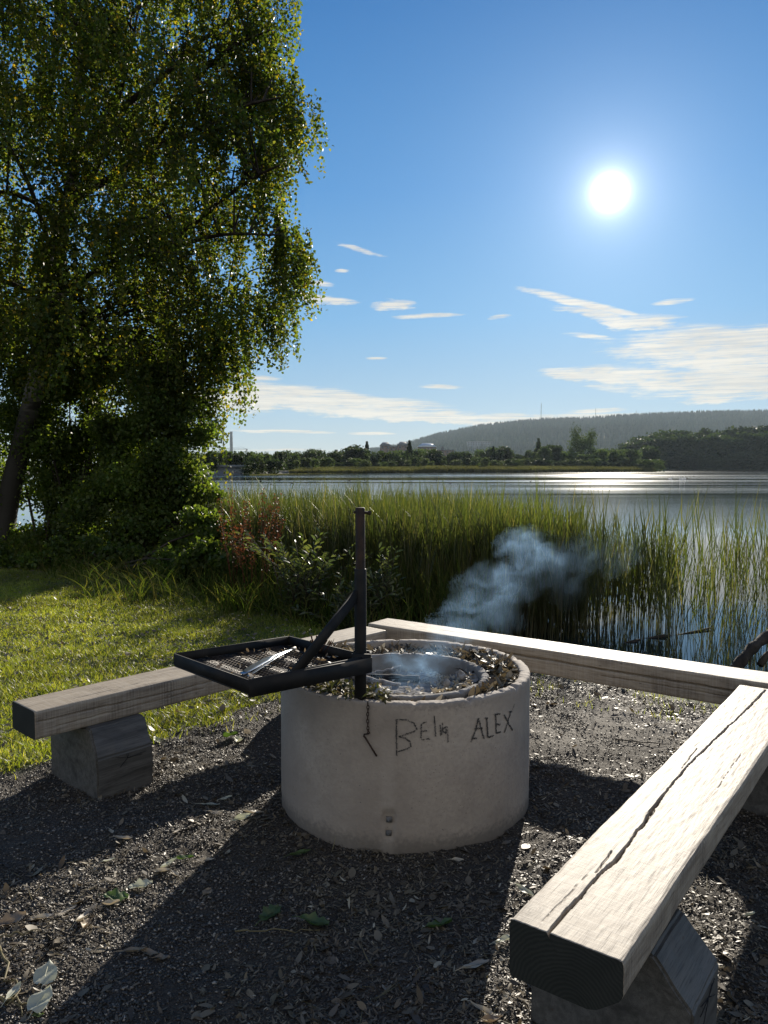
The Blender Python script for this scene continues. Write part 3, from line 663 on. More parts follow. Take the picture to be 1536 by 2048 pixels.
# ------------------------------------------------------------------ swivel grill
gp = Vector((-.097, 3.136))
grill = empty('swivel_grill', (gp.x, gp.y, 0)); tag(grill, 'black steel swivel grill with a square tray on an upright post', 'grill')
L0 = lambda v: Vector((v.x - gp.x, v.y - gp.y, v.z))
mb = MB(); mb.tube([(0, 0, .50), (0, 0, .9), (0, 0, 1.382), (0, 0, 1.387)], [.0195, .0195, .0195, .017], 24); mb.build('post', M['rust'], grill, True)
mb = MB(); mb.tube([(0, 0, .575), (0, 0, .8), (0, 0, 1.132), (0, 0, 1.136)], [.0245, .0245, .0245, .0235], 24); mb.build('sleeve', M['steel'], grill, True)
mb = MB(); mb.tube([(-.026, -.002, 1.368), (.040, -.004, 1.366)], .006, 10); mb.tube([(.030, -.004, 1.366), (.044, -.004, 1.364)], .009, 6); mb.build('pin', M['rust'], grill)
cl = on(349, 1307, .78); cb = on(578, 1272, .78); cf = on(497, 1360, .78); cr_ = Vector((gp.x + .01, gp.y - .01, .78))
tray = empty('tray', (0, 0, 0)); tray.parent = grill
cs = [L0(cl), L0(cb), Vector((-.005, .022, .78)), Vector((.012, -.03, .78)), L0(cf)]
fr = MB(); hh = .048
for k in range(5):
    a, b = cs[k], cs[(k + 1) % 5]; d = (b - a).normalized() * .002
    fr.bar(a - d - Vector((0, 0, hh / 2)), b + d - Vector((0, 0, hh / 2)), .006, hh)
    inn = (sum(cs, Vector()) / 5 - (a + b) / 2).normalized(); inn.z = 0
    fr.bar(a + inn * .012 - Vector((0, 0, hh + .003)), b + inn * .012 - Vector((0, 0, hh + .003)), .03, .005)
fr.bar(cs[4] + Vector((0, 0, -.034)), Vector((.045, -.034, .78 - .034)), .010, .062)     # heavy arm along the near side, clamped on the post
fr.build('tray_frame', M['steel'], grill); bpy.data.objects.remove(tray)
mb = MB(); mb.bar((-.035, -.028, .765), (.045, -.034, .765), .012, .05); mb.bar((-.03, .03, .765), (.04, .026, .765), .012, .05); mb.bar((.040, -.03, .765), (.040, .028, .765), .010, .05); mb.build('clamp', M['steel'], grill)
# lattice
mb = MB(); A_, B_, D_ = cs[0], cs[1], cs[4]; Cc = cs[2] * .5 + cs[3] * .5; zg = .742
def bil(s, t):
    p = A_.lerp(B_, s).lerp(D_.lerp(Cc, s), t); p.z = zg - .006 * math.sin(math.pi * s) * math.sin(math.pi * t); return p
N_ = 27
for k in range(1, N_):
    q = k / N_
    for j in range(4):
        a, b = .01 + .98 * j / 4, .01 + .98 * (j + 1) / 4
        mb.bar(bil(q, a), bil(q, b), .0038, .003); mb.bar(bil(a, q) + Vector((0, 0, .0035)), bil(b, q) + Vector((0, 0, .0035)), .0038, .003)
mb.build('grate', M['grate'], grill)
br = at(712, 1188, 3.13); mid = cs[4].lerp(cs[3], .34)
mb = MB(); mb.bar((-.012, -.012, 1.035), (mid.x, mid.y + .008, .752), .014, .040); mb.build('brace', M['steel'], grill)
# tongs on the grate
tg_ = empty('barbecue_tongs', (0, 0, 0)); tag(tg_, 'grey metal barbecue tongs lying on the grill grate', 'tongs')
a, b = on(584, 1299, .758), on(486, 1347, .755)
def arm(p, q, bow, wid):
    pts = [p.lerp(q, k / 14) + Vector((bow * math.sin(math.pi * k / 14), bow * .6 * math.sin(math.pi * k / 14), .012 * math.sin(math.pi * k / 14))) for k in range(15)]
    mb = MB(); d = (q - p).normalized(); sd = Vector((-d.y, d.x, 0)); v = []; f = []
    for k, c_ in enumerate(pts):
        t = k / 14; w_ = (.006 + (wid - .006) * max(0, min(1, (t - .42) / .15)) * (1 - .5 * max(0, (t - .85) / .15)))
        v += [tuple(c_ - sd * w_), tuple(c_ + Vector((0, 0, -.004 if t > .5 else .002))), tuple(c_ + sd * w_)]
    for k in range(14):
        for j in range(2): i_ = k * 3 + j; f.append((i_, i_ + 1, i_ + 4, i_ + 3))
    mb.add(v, f); return mb
o = arm(a, b, .006, .019).build('arm', M['shiny'], tg_, True); md = o.modifiers.new('s', 'SOLIDIFY'); md.thickness = .0016
o = arm(a, on(497, 1352, .752), .012, .0065).build('arm', M['shiny'], tg_, True); md = o.modifiers.new('s', 'SOLIDIFY'); md.thickness = .0016
mb = MB(); mb.tube([a + Vector((-.006, -.012, -.002)), a + Vector((.012, .016, .002))], .009, 10); mb.build('handle', M['leaf_tan'], tg_, True)
def traybits(n):
    s = rng.random(n); t = rng.random(n) * .9; k = (rng.random(n) < .35) | (s > .55); s, t = s[k] * .94 + .03, t[k] * .94 + .03
    P_ = np.array([tuple(bil(a, b)) for a, b in zip(s, t)]) + np.array([gp.x, gp.y, 0]); return P_[:, 0], P_[:, 1], P_[:, 2] + .008
litter('burnt_scraps', 110, traybits, .012, .05, .35, M['leaf_brown'], 'burnt brown scraps of leaf and bark scattered on the grate', 'debris', tilt=.5)
sb = MB(); rs = random.Random(9)
for k in range(9):
    p = on(640 + rs.uniform(-12, 12), 1305, .755); q = p + Vector((rs.uniform(-.04, .04), rs.uniform(-.03, .03), rs.uniform(.03, .085)))
    sb.tube([p, p.lerp(q, .5) + Vector((rs.uniform(-.01, .01), 0, 0)), q], [.0016, .0014, .004], 5)
tag(sb.build('dried_sprig', M['dock']), 'reddish dried plant sprig sticking up from the grate beside the brace', 'plant')
# chain with hook
ch = empty('chain', (0, 0, 0)); tag(ch, 'short rusty chain with a bent hook hanging over the front rim', 'chain')
Pc = [ring_hit(735.5 + .4 * math.sin(k), 1404 + 63 * k / 9, RO + .010) + Vector((RC.x, RC.y, 0)) for k in range(10)]
mb = MB()
for k in range(9):
    c_ = (Pc[k] + Pc[k + 1]) / 2; ax = (Pc[k + 1] - Pc[k]).normalized(); sd = Vector((1, 0, 0)) if k % 2 else Vector((0.2, 1, 0)).normalized()
    hl = .0095; hw_ = .0045; pts = [c_ + ax * (hl * math.cos(t)) + sd * (hw_ * math.sin(t)) for t in [2 * math.pi * j / 12 for j in range(13)]]
    mb.tube(pts, .0018, 6)
mb.build('links', M['rust'], ch, True)
mb = MB(); Wd = lambda px, py: ring_hit(px, py, RO + .008) + Vector((RC.x, RC.y, 0))
mb.tube([Wd(737, 1462), Wd(739.5, 1466), Wd(736, 1468), Wd(728, 1468.5), Wd(727.5, 1472), Wd(731, 1476), Wd(742, 1494), Wd(753.5, 1512.5)], [.0022, .0022, .0025, .003, .004, .0035, .0035, .0035], 8)
mb.build('hook', M['rust'], ch, True)

# ------------------------------------------------------------------ gravel, chips, leaves on the ground
def ground_pts(n, y0, y1, pw=1.0, margin=1.15, grav=True):
    """points in the view wedge between two distances, denser near"""
    y = y0 + (y1 - y0) * rng.random(n) ** pw; x = (rng.random(n) * 2 - 1) * (y * .5 * margin + .25)
    k = np.hypot(x - RC.x, y - RC.y) > RO + .004
    x, y = x[k], y[k]; lw = lawn_f(x, y); k = (lw < .5) if grav else (lw >= .5); x, y = x[k], y[k]
    return x, y
x, y = ground_pts(380000, 1.8, 6.6, 1.35); k_ = rng.random(len(x)) < .25 + 1.1 * sstep(.35, .62, fbm(x, y, 2.4, 91)); x, y = x[k_], y[k_]
sz = .0020 + .0060 * rng.random(len(x)) ** 3
V, T = stone_mesh(np.stack([x, y, gz(x, y) + sz * .35], -1), sz)
tag(npmesh('gravel', V, T, M['stone']), 'loose dark crushed stone round the fire ring', 'gravel', kind='stuff')
def gp_(n, y0=1.8, y1=6.5, pw=1.2):
    def f(_n): x, y = ground_pts(_n, y0, y1, pw); d = fbm(x, y, 1.6, 33); k = rng.random(len(x)) < sstep(.32, .62, d) + .12; return x[k], y[k], gz(x[k], y[k]) + .003
    return f
litter('wood_chip_litter', 120000, gp_(0), .006, .028, .26, M['litter'], 'small dry chips and leaf scraps strewn over the gravel', 'litter', tilt=.25)
litter('leaf_scrap_litter', 8500, gp_(0), .018, .055, .45, M['litter'], 'curled dry leaf scraps on the gravel', 'litter', tilt=.4)
litter('straw_litter', 2600, gp_(0), .03, .10, .03, M['straw'], 'thin dry grass stalks lying on the gravel', 'litter', tilt=.12)
# larger fallen leaves: individuals
def leaf_obj(kind, L_, wid, mat, curl=.2, seed=0):
    rr_ = random.Random(seed); nx_, ny_ = 12, 6; V = []; Q = []
    for i_ in range(nx_ + 1):
        t = i_ / nx_
        w_ = {'heart': math.sin(math.pi * min(1, t * .93 + .07)) ** .6 * (1.15 - .55 * t), 'willow': math.sin(math.pi * max(.02, min(.98, t))) ** .8, 'lobed': math.sin(math.pi * max(.03, t * .97)) ** .5 * (1 + .25 * math.sin(t * 19))}[kind] * wid / 2
        for j in range(-ny_ // 2, ny_ // 2 + 1):
            s = j / (ny_ / 2); x_ = t * L_; y_ = s * w_
            z_ = curl * L_ * (t - .5) ** 2 + abs(s) ** 1.5 * w_ * curl * 1.6 + .08 * wid * math.sin(t * 9 + s * 3 + seed) + .002
            V.append((x_ - L_ / 2, y_, z_))
    n = ny_ + 1
    for i_ in range(nx_):
        for j in range(ny_): a = i_ * n + j; Q.append((a, a + 1, a + n + 1, a + n))
    mb = MB(); mb.add(V, Q); mb.tube([(-L_ / 2 - L_ * .3, .003 * rr_.uniform(-1, 1), .004), (-L_ * .5, 0, curl * L_ * .25 + .003), (L_ * .35, 0, .003)], [.0012, .0012, .0006], 5)
    return mb
def put_leaf(px, py, kind, L_, wid, mat, label, rz, curl=.2, seed=0, group='larger fallen leaves on the gravel', me=None, z=None):
    q = on(px, py, 0.0); zz_ = float(gz(np.array(q.x), np.array(q.y))) if z is None else z
    if me is None: o = leaf_obj(kind, L_, wid, mat, curl, seed).build('fallen_leaf', mat, None, True)
    else: o = link('fallen_leaf', me, mat)
    o.location = (q.x, q.y, zz_ + (.020 if curl < .15 and kind == 'heart' and .08 < L_ < .0845 else .008)); o.rotation_euler = (rr.uniform(-.25, .25), rr.uniform(-.2, .2), rz); return (tag(o, label, 'leaf', group), setattr(o, 'rotation_euler', (0, -R(16), rz)) if L_ > .08 and L_ < .0845 and kind == 'heart' else None)[0]
big_leaves = [
 (93, 1953, 'heart', .084, .074, 'leaf_pale', 'upper of two pale heart shaped leaves on the near gravel', 1.75, .06),
 (84, 2006, 'heart', .083, .072, 'leaf_pale', 'lower of two pale heart shaped leaves on the near gravel', 1.35, .07),
 (76, 2026, 'heart', .03, .025, 'leaf_green', 'tiny yellow green leaf below the pale heart shaped leaves', .3, .1),
 (368, 1717, 'willow', .075, .032, 'leaf_green', 'fresh green leaf standing up from a dry leaf cluster', .15, .3),
 (338, 1728, 'willow', .075, .026, 'leaf_pale', 'pale curled leaf left of the fresh green leaf', .9, .4),
 (349, 1750, 'willow', .07, .02, 'leaf_tan', 'dry tan leaf pointing down from the leaf cluster', -.9, .4),
 (322, 1741, 'willow', .07, .022, 'leaf_tan', 'tan leaf at the foot of the leaf cluster', .3, .5),
 (282, 1768, 'lobed', .085, .045, 'leaf_pale', 'pale ragged leaf between the cluster and the dark leaf', .2, .3),
 (232, 1793, 'lobed', .085, .055, 'leaf_green', 'dull green lobed leaf on the near gravel', .1, .2),
 (222, 1808, 'willow', .07, .03, 'leaf_tan', 'curled tan leaf touching the dull green lobed leaf', -.1, .6),
 (175, 1832, 'willow', .10, .03, 'leaf_tan', 'upright curled brown and white leaf on the gravel', 1.2, .6),
 (172, 1848, 'lobed', .06, .03, 'leaf_brown', 'crumpled brown leaf under the upright curled leaf', 1.6, .5),
 (130, 1823, 'willow', .09, .018, 'leaf_tan', 'narrow tan leaf leaning over a dark twig', 1.0, .3),
 (82, 1838, 'willow', .10, .028, 'leaf_tan', 'long tan leaf lying flat across the gravel', 0.05, .3),
 (22, 1845, 'lobed', .10, .05, 'leaf_brown', 'brown leaf at the picture edge above the heart leaves', .5, .3),
 (28, 1990, 'willow', .07, .026, 'leaf_pale', 'whitish narrow leaf beside a long dark twig', 1.4, .4),
 (218, 1725, 'willow', .055, .022, 'leaf_pale', 'small clean white leaf alone on the gravel', .9, .2),
 (246, 1683, 'willow', .075, .028, 'leaf_tan', 'tan leaf lying at the shadow edge of the left bench', -.1, .4),
 (222, 1668, 'willow', .05, .02, 'leaf_tan', 'small tan leaf just inside the left bench shadow', -1.0, .3),
 (420, 1603, 'willow', .09, .03, 'leaf_pale', 'broad whitish leaf on the sunlit strip between two shadows', 0.0, .2),
 (484, 1636, 'willow', .09, .036, 'leaf_pale', 'curled whitish leaf nearest the ring shadow', .5, .5),
 (505, 1622, 'willow', .10, .025, 'leaf_tan', 'long tan leaf touching the ring shadow edge', .25, .3),
 (430, 1625, 'willow', .07, .018, 'leaf_tan', 'slim tan leaf in the middle of the sunlit strip', -.1, .2),
 (452, 1592, 'willow', .06, .02, 'leaf_pale', 'small pale leaf at the far edge of the sunlit strip', .3, .2),
 (355, 1668, 'willow', .06, .018, 'leaf_tan', 'tan leaf standing in the lit strip left of centre', 1.2, .3),
 (408, 1720, 'willow', .08, .02, 'leaf_tan', 'slender tan leaf right of the fresh green leaf', .4, .3),
 (265, 1900, 'willow', .09, .028, 'leaf_brown', 'brown three part leaf lying in the ring shadow', .3, .3),
 (298, 1901, 'willow', .08, .024, 'leaf_brown', 'brown leaf pair member right in the ring shadow', -.5, .3),
 (326, 1910, 'heart', .045, .035, 'leaf_brown', 'small round brown leaf in the ring shadow', 0, .2),
 (415, 1785, 'heart', .045, .035, 'leaf_brown', 'small oval leaf in the shade near the shadow edge', 1.2, .2),
 (600, 1700, 'willow', .10, .03, 'leaf_green', 'greenish leaf in the shade below the ring', .7, .3),
 (640, 1660, 'willow', .08, .025, 'leaf_tan', 'tan leaf in the shade close under the ring', -.9, .3),
 (540, 1830, 'lobed', .09, .05, 'leaf_green', 'crumpled green leaf deep in the ring shadow', .9, .4),
 (628, 1850, 'lobed', .10, .05, 'leaf_green', 'large green leaf deep in the ring shadow', -.2, .4),
 (880, 1850, 'lobed', .09, .04, 'leaf_green', 'dark green leaf in shade left of the right bench', .1, .4),
 (1048, 1783, 'willow', .08, .03, 'leaf_pale', 'pale leaf in sun between shadow and right bench', -.7, .3),
 (952, 1930, 'willow', .10, .035, 'leaf_tan', 'long tan leaf in shade before the right bench end', .5, .2),
 (1010, 1880, 'willow', .07, .03, 'leaf_pale', 'pale leaf beside the right bench near end', .3, .3),
 (968, 2015, 'willow', .09, .022, 'leaf_tan', 'curled tan leaf at the foot of the right bench', -.6, .4),
 (982, 2035, 'willow', .07, .03, 'leaf_brown', 'brown leaf lowest at the foot of the right bench', .2, .5),
 (915, 1719, 'willow', .05, .022, 'leaf_tan', 'small tan leaf in shade under the ring front', -.2, .3),
 (462, 1475, 'heart', .085, .07, 'leaf_green', 'low green leaf left of the ring', .4, .5),
 (478, 1482, 'heart', .07, .06, 'leaf_pale', 'pale leaf tucked under the low green leaf', 1.3, .5),
 (495, 1470, 'heart', .06, .05, 'leaf_tan', 'tan leaf right of the low green leaf', -.5, .5),
 (440, 1397, 'heart', .07, .055, 'leaf_pale', 'whitish leaf behind the left bench under the tray', .4, .3),
 (452, 1404, 'heart', .06, .05, 'leaf_pale', 'second whitish leaf under the front corner of the tray', 1.1, .3),
 (313, 1480, 'willow', .09, .04, 'leaf_pale', 'shiny white leaf against the left bench support', -1.1, .3),
 (10, 1468, 'willow', .11, .04, 'leaf_pale', 'white leaf on the grass left of the left bench', .6, .3),
]
for k, (px, py, kd, L_, wd, mt, lab, rz, cu) in enumerate(big_leaves):
    put_leaf(px, py, kd, L_, wd, M[mt], lab, rz, cu, seed=k)
tw = [((0, 1905), (45, 2030), .004, 'long curved dark twig beside the heart shaped leaves'), ((125, 1868), (248, 1884), .0035, 'thin twig ending at the ring shadow edge'), ((90, 1897), (130, 1896), .005, 'short stout twig above the heart shaped leaves'),
      ((0, 1880), (78, 1862), .004, 'dark twig lying across the gravel under the long tan leaf'), ((363, 1668), (410, 1622), .003, 'thin pale twig crossing the sunlit strip'), ((370, 1705), (400, 1680), .003, 'short twig above the leaf cluster'),
      ((470, 1860), (640, 1862), .003, 'long thin twig lying deep in the ring shadow'), ((660, 1850), (712, 1770), .003, 'twig slanting through the shade under the ring'), ((1075, 1620), (1100, 1640), .003, 'twig on the gravel between ring and right bench'),
      ((0, 2000), (60, 2008), .005, 'thick dark twig under the whitish narrow leaf'), ((1230, 1480), (1330, 1490), .004, 'dry twig on the gravel behind the right bench')]
for k, ((x0, y0), (x1, y1), r_, lab) in enumerate(tw):
    p = on(x0, y0); q = on(x1, y1); p.z = float(gz(np.array(p.x), np.array(p.y))) + .009; q.z = float(gz(np.array(q.x), np.array(q.y))) + .009
    stick('twig', p, q, r_, M['bark'] if k % 3 else M['straw'], lab, 'twig', seed=k + 30, wob=.018, taper=.5, group='twigs lying on the gravel')
q = on(1500, 1823); cg = empty('cigarette_end', (q.x, q.y, float(gz(np.array(q.x), np.array(q.y))) + .011), .35); tag(cg, 'white cigarette end on the shaded ground right of the bench', 'cigarette end')
mb = MB(); mb.tube([(-.022, 0, 0), (.012, 0, 0), (.020, .001, .001)], [.0045, .0045, .004], 10); mb.build('paper', M['leaf_pale'], cg, True)
mb = MB(); mb.tube([(-.036, 0, 0), (-.022, 0, 0)], .0047, 10); mb.build('filter', M['leaf_tan'], cg, True)

# ------------------------------------------------------------------ lawn
def blades(x, y, L_, W_, bend, segs, mat, name, label, catn, z=None, tiltx=.25):
    N = len(x); z = gz(x, y) if z is None else z; h = rng.random(N) * 6.283
    bv = np.stack([np.cos(h), np.sin(h), np.full(N, -.25)], -1); t = norm(np.stack([rng.normal(0, tiltx, N), rng.normal(0, tiltx, N), np.ones(N)], -1))
    s = np.stack([-np.sin(h), np.cos(h), np.zeros(N)], -1); f = rng.normal(0, .5, N)[:, None]; s = norm(s + bv * f * np.array([1, 1, 0]))
    V, Q = ribbons(np.stack([x, y, z - .005], -1), t, bv, s, L_, W_, bend, segs, lambda q: (1 - q ** 2.2) * .95 + .05)
    o = npmesh(name, V, Q, mat); return tag(o, label, catn, kind='stuff')
n = 330000; y = 2.6 + 11.5 * rng.random(n) ** .95; x = -y * .62 + rng.random(n) * (y * .62 + 1.2)
dsh = sdist(x, y, SH); lw = lawn_f(x, y); clump = fbm(x, y, 3.2, 41)
k = (dsh < -.5) & (lw > .25 + .5 * rng.random(n)) & (rng.random(n) < .35 + 1.3 * clump); x, y = x[k], y[k]; cl_ = clump[k]
N = len(x)
blades(x, y, (.022 + .040 * rng.random(N)) * (.35 + 1.5 * cl_) * np.where(rng.random(N) < .02, 1.8, 1), .0028 + .0025 * rng.random(N) + y * .00022, .35 + .5 * rng.random(N), 3, M['lawn'], 'lawn_grass', 'sunlit short green lawn grass left of the fire ring', 'grass', tiltx=.38)
n = 5200; y = 3 + 9 * rng.random(n); x = -y * .6 + rng.random(n) * (y * .6 + .5); k = (lawn_f(x, y) > .5) & (sdist(x, y, SH) < -.6); x, y = x[k], y[k]
def lawnl(_): return x, y, gz(x, y) + .03
litter('lawn_leaf_litter', 0, lawnl, .02, .055, .5, M['litter'], 'dry leaves scattered over the lawn', 'leaf litter', tilt=.3)
# sparse grass in the gravel edge and behind the back bench
n = 14000; y = 2.6 + 4 * rng.random(n); x = -2.6 + 5.6 * rng.random(n); lw = lawn_f(x, y)
strip = (np.abs((x + .1) * .589 + (y - 5.4) * .808 - .75) < .35) & (fbm(x, y, 3, 3) > .5)
k = ((lw > .02) & (lw < .5) & (rng.random(n) < .5) | strip & (rng.random(n) < .9)) & (np.hypot(x - RC.x, y - RC.y) > .65); x, y = x[k], y[k]; N = len(x)
blades(x, y, .03 + .04 * rng.random(N), .004, .5, 3, M['lawn'], 'edge_grass', 'thin grass growing through the gravel at the lawn edge', 'grass')

# ------------------------------------------------------------------ reeds and bank plants
def reed_bed(x, y, h, name, label, matl, mats, nleaf=5, dens_lean=.05, zb=None):
    N = len(x); z0 = np.full(N, WATER - .05) if zb is None else zb
    lean = np.stack([rng.normal(.03, dens_lean, N), rng.normal(0, dens_lean, N), np.ones(N)], -1); lean = norm(lean)
    hd = rng.random(N) * 6.283; bv = np.stack([np.cos(hd), np.sin(hd), -.15 + 0 * hd], -1); s = np.stack([-np.sin(hd), np.cos(hd), 0 * hd], -1)
    base = np.stack([x, y, z0], -1)
    Vs, Qs = ribbons(base, lean, bv, s, h, .006 + .003 * rng.random(N), .05 + .08 * rng.random(N), 6, lambda q: 1 - .75 * q)
    # leaves: long arching blades leaving the stem in its upper two thirds
    parts = []
    for k in range(nleaf):
        t0 = .12 + .68 * rng.random(N); a = rng.random(N) * 6.283
        b = base + lean * (h * t0)[:, None] + bv * (.08 * h * t0 ** 2.2)[:, None]
        od = np.stack([np.cos(a) * .15, np.sin(a) * .15, np.ones(N)], -1); od = norm(od + rng.normal(0, .06, (N, 3)))
        bb = np.stack([np.cos(a), np.sin(a), -.45 + 0 * a], -1); sd = np.stack([-np.sin(a), np.cos(a), 0 * a], -1)
        parts.append(ribbons(b, od, bb, sd, h * (.25 + .30 * rng.random(N)), .006 + .007 * rng.random(N), .05 + .30 * rng.random(N) ** 2.5, 5, lambda q: np.sin(np.pi * (.18 + .80 * q)) ** .8))
    V, Q = cat(parts)
    stems = npmesh(name, Vs, Qs, mats); tag(stems, label[0], 'reeds', kind='stuff')
    lv = npmesh(name + '_blades', V, Q, matl); tag(lv, label[1], 'reeds', kind='stuff')
# main bed: density falls away to the right and towards open water
n = 60000; y = 8.0 + 8.0 * rng.random(n); x = -3.5 + 11 * rng.random(n)
d = sdist(x, y, SH); ang = x / y                     # how far right of the view axis the plant stands
pr = sstep(-.15, .35, d) * sstep(6.3 - 3.2 * sstep(.08, .24, ang), 4.2 - 2.0 * sstep(.08, .24, ang), d) * np.where(ang < .22, 1, np.where(ang < .385, .72 - (ang - .22) * 2.3, .035)) * sstep(.52, .44, ang + (fbm(x, y, 1.2, 8) - .47) * .25)
pr = pr * (.25 + 1.3 * sstep(.33, .55, fbm(x, y, 1.1, 51)))
k = rng.random(n) < pr * .62; x, y = x[k], y[k]; d = d[k]
hN = (1.16 + .14 * rng.normal(size=len(x)) + .35 * (fbm(x, y, .8, 61) - .47)) * np.clip(1.05 - .02 * d, .8, 1.1) - .0 * x
hN = np.clip(hN, .6, 1.45) * (1 - .10 * sstep(.2, .45, x / y))
reed_bed(x, y, hN, 'reed_bed', ('tall green reed stems standing in the lake behind the back bench', 'arching green reed blades standing over the lake water'), M['reed'], M['reed_dark'], 5)
# thin outliers in the open water at the right, leaning
n = 260; y = 6.9 + 4.5 * rng.random(n); x = y * (.36 + .17 * rng.random(n)); k = rng.random(n) < sstep(.33, .5, fbm(x, y, 1.5, 71)); x, y = x[k], y[k]
reed_bed(x, y, 1.0 + .45 * rng.random(len(x)), 'sparse_reeds', ('sparse thin reed stems leaning in open water at the bed edge', 'few narrow reed blades over open water at the bed edge'), M['reed'], M['reed_dark'], 3, .16)
# bank grasses, left part
n = 15000; y = 7.0 + 8 * rng.random(n); x = -5.5 + 6.6 * rng.random(n); d = sdist(x, y, SH)
k = (d > -1.0 - .5 * fbm(x, y, 1, 6)) & (d < .8) & (rng.random(n) < .2 + 1.3 * fbm(x, y, 1.3, 77)); x, y, d = x[k], y[k], d[k]; N = len(x)
hh_ = (.40 + .55 * sstep(-1.1, -.1, d)) * (.7 + .55 * rng.random(N))
blades(x, y, hh_, .008 + .007 * rng.random(N), .15 + .5 * rng.random(N) ** 1.5, 6, M['tall'], 'bank_grass', 'tall wild grasses growing on the lake bank behind the lawn', 'grass', tiltx=.16)
n = 9000; y = 7.0 + 8 * rng.random(n); x = -7.5 + 9 * rng.random(n); d = sdist(x, y, SH)
k = (d > -1.25 - 1.0 * sstep(-1.5, -3.5, x) - .7 * fbm(x, y, 1.2, 16)) & (d < -.3); x, y = x[k], y[k]; N = len(x)
blades(x, y, .22 + .3 * rng.random(N), .012, .5 + .5 * rng.random(N), 5, M['tall'], 'bank_undergrowth', 'low leafy undergrowth along the far edge of the lawn', 'undergrowth', tiltx=.4)
# feathery reed heads
def plume(p, h, mat_s, rs_, heads=1, red=False):
    """a single seed stalk: returns stalk ribbons and head leaf points"""
    top = Vector(p) + Vector((rs_.uniform(-.12, .18), rs_.uniform(-.08, .08), h)); return top
def dock(px, py, Y, label, seed, tall=1.0):
    rs_ = random.Random(seed); b = at(px, py, Y); b.z = float(terrain_z(np.array(b.x), np.array(b.y)))
    t = empty('dock_plant', tuple(b)); tag(t, label, 'plant', 'rust red dock plants on the bank'); mb = MB(); pts = []
    for s in range(5):
        q = Vector((rs_.uniform(-.25, .3), rs_.uniform(-.1, .1), tall * rs_.uniform(.85, 1.15))); m_ = q * .5 + Vector((rs_.uniform(-.04, .04), 0, .05))
        mb.tube([(0, 0, 0), m_, q], [.006, .005, .002], 5)
        for k in range(60):
            f = rs_.uniform(.5, 1); c_ = m_.lerp(q, (f - .5) * 2); pts.append(tuple(c_ + Vector((rs_.gauss(0, .03), rs_.gauss(0, .03), rs_.gauss(0, .02)))))
    V, Q = leafquads(np.array(pts), .035, .5, .4); mb.add(V, [tuple(q) for q in Q.tolist()]); mb.build('seed_stalks', M['dock'], t)
dock(468, 1180, 9.6, 'rust red dock plant nearest the alder thicket', 1, 1.25); dock(520, 1180, 9.3, 'rust red dock plant with leaning seed heads right of the thicket', 2, 1.3)
dock(560, 1170, 9.8, 'rust red dock plant tallest against the lake water', 3, 1.45); dock(500, 1200, 8.9, 'short rust red dock plant at the lawn edge', 4, 1.0)
def willow(px, py, Y, label, seed, h=1.0, n=26, sp_=.6, mat='willow_leaf'):
    rs_ = random.Random(seed); b = at(px, py, Y); b.z = float(terrain_z(np.array(b.x), np.array(b.y)))
    t = empty('willow_shrub', tuple(b)); tag(t, label, 'shrub'); mb = MB(); B_, T_, Bv, S_, L_ = [], [], [], [], []
    for s in range(n):
        q = Vector((rs_.gauss(0, sp_ * .6), rs_.gauss(0, sp_ * .4), h * rs_.uniform(.45, 1.05))); m_ = Vector((q.x * .35, q.y * .35, q.z * .6))
        o_ = Vector((rs_.gauss(0, .1), rs_.gauss(0, .08), 0)); mb.tube([o_, m_ + o_ * .6, q], [.006, .0045, .002], 5)
        for k in range(26):
            f = k / 26 * .85 + .15; c_ = (o_.lerp(m_ + o_ * .6, f * 2) if f < .5 else (m_ + o_ * .6).lerp(q, f * 2 - 1)); d = (q - m_).normalized()
            a = rs_.uniform(0, 6.283); sd = Vector((math.cos(a), math.sin(a), rs_.uniform(-.2, .3))); dr = (d * .8 + sd * .8).normalized()
            B_.append(tuple(c_)); T_.append(tuple(dr)); Bv.append((0, 0, -1)); nn = dr.cross(Vector((rs_.gauss(0, 1), rs_.gauss(0, 1), rs_.gauss(0, 1)))).normalized(); S_.append(tuple(nn)); L_.append(rs_.uniform(.06, .11))
    mb.build('stems', M['bark'], t); L_ = np.array(L_)
    V, Q = ribbons(np.array(B_), np.array(T_), np.array(Bv), np.array(S_), L_, L_ * .24, .25, 4, lambda q: np.sin(np.pi * np.clip(q, .03, .98)) ** .8)
    npmesh('leaves', V, Q, M[mat], t)
willow(610, 1235, 8.1, 'shrubby grey green willow with glinting narrow leaves left of the grill post', 5, 1.0, 44, .55)
willow(760, 1240, 7.9, 'dark small willow shrub directly behind the grill post', 6, .95, 26, .35)
willow(700, 1250, 7.6, 'low willow shoots between the two willow shrubs', 8, .6, 18, .4)
# iris like clump at the lawn edge
def clump(px, py, Y, label, seed):
    b = at(px, py, Y); N = 70; x = b.x + rng.normal(0, .12, N); y = b.y + rng.normal(0, .08, N)
    o = blades(x, y, .28 + .2 * rng.random(N), .02, .5, 6, M['tall'], 'grass_clump', label, 'grass clump', tiltx=.3); o['kind'] = 'thing'
clump(475, 1222, 8.2, 'arching broad grass clump at the lawn edge before the shrubs', 1)

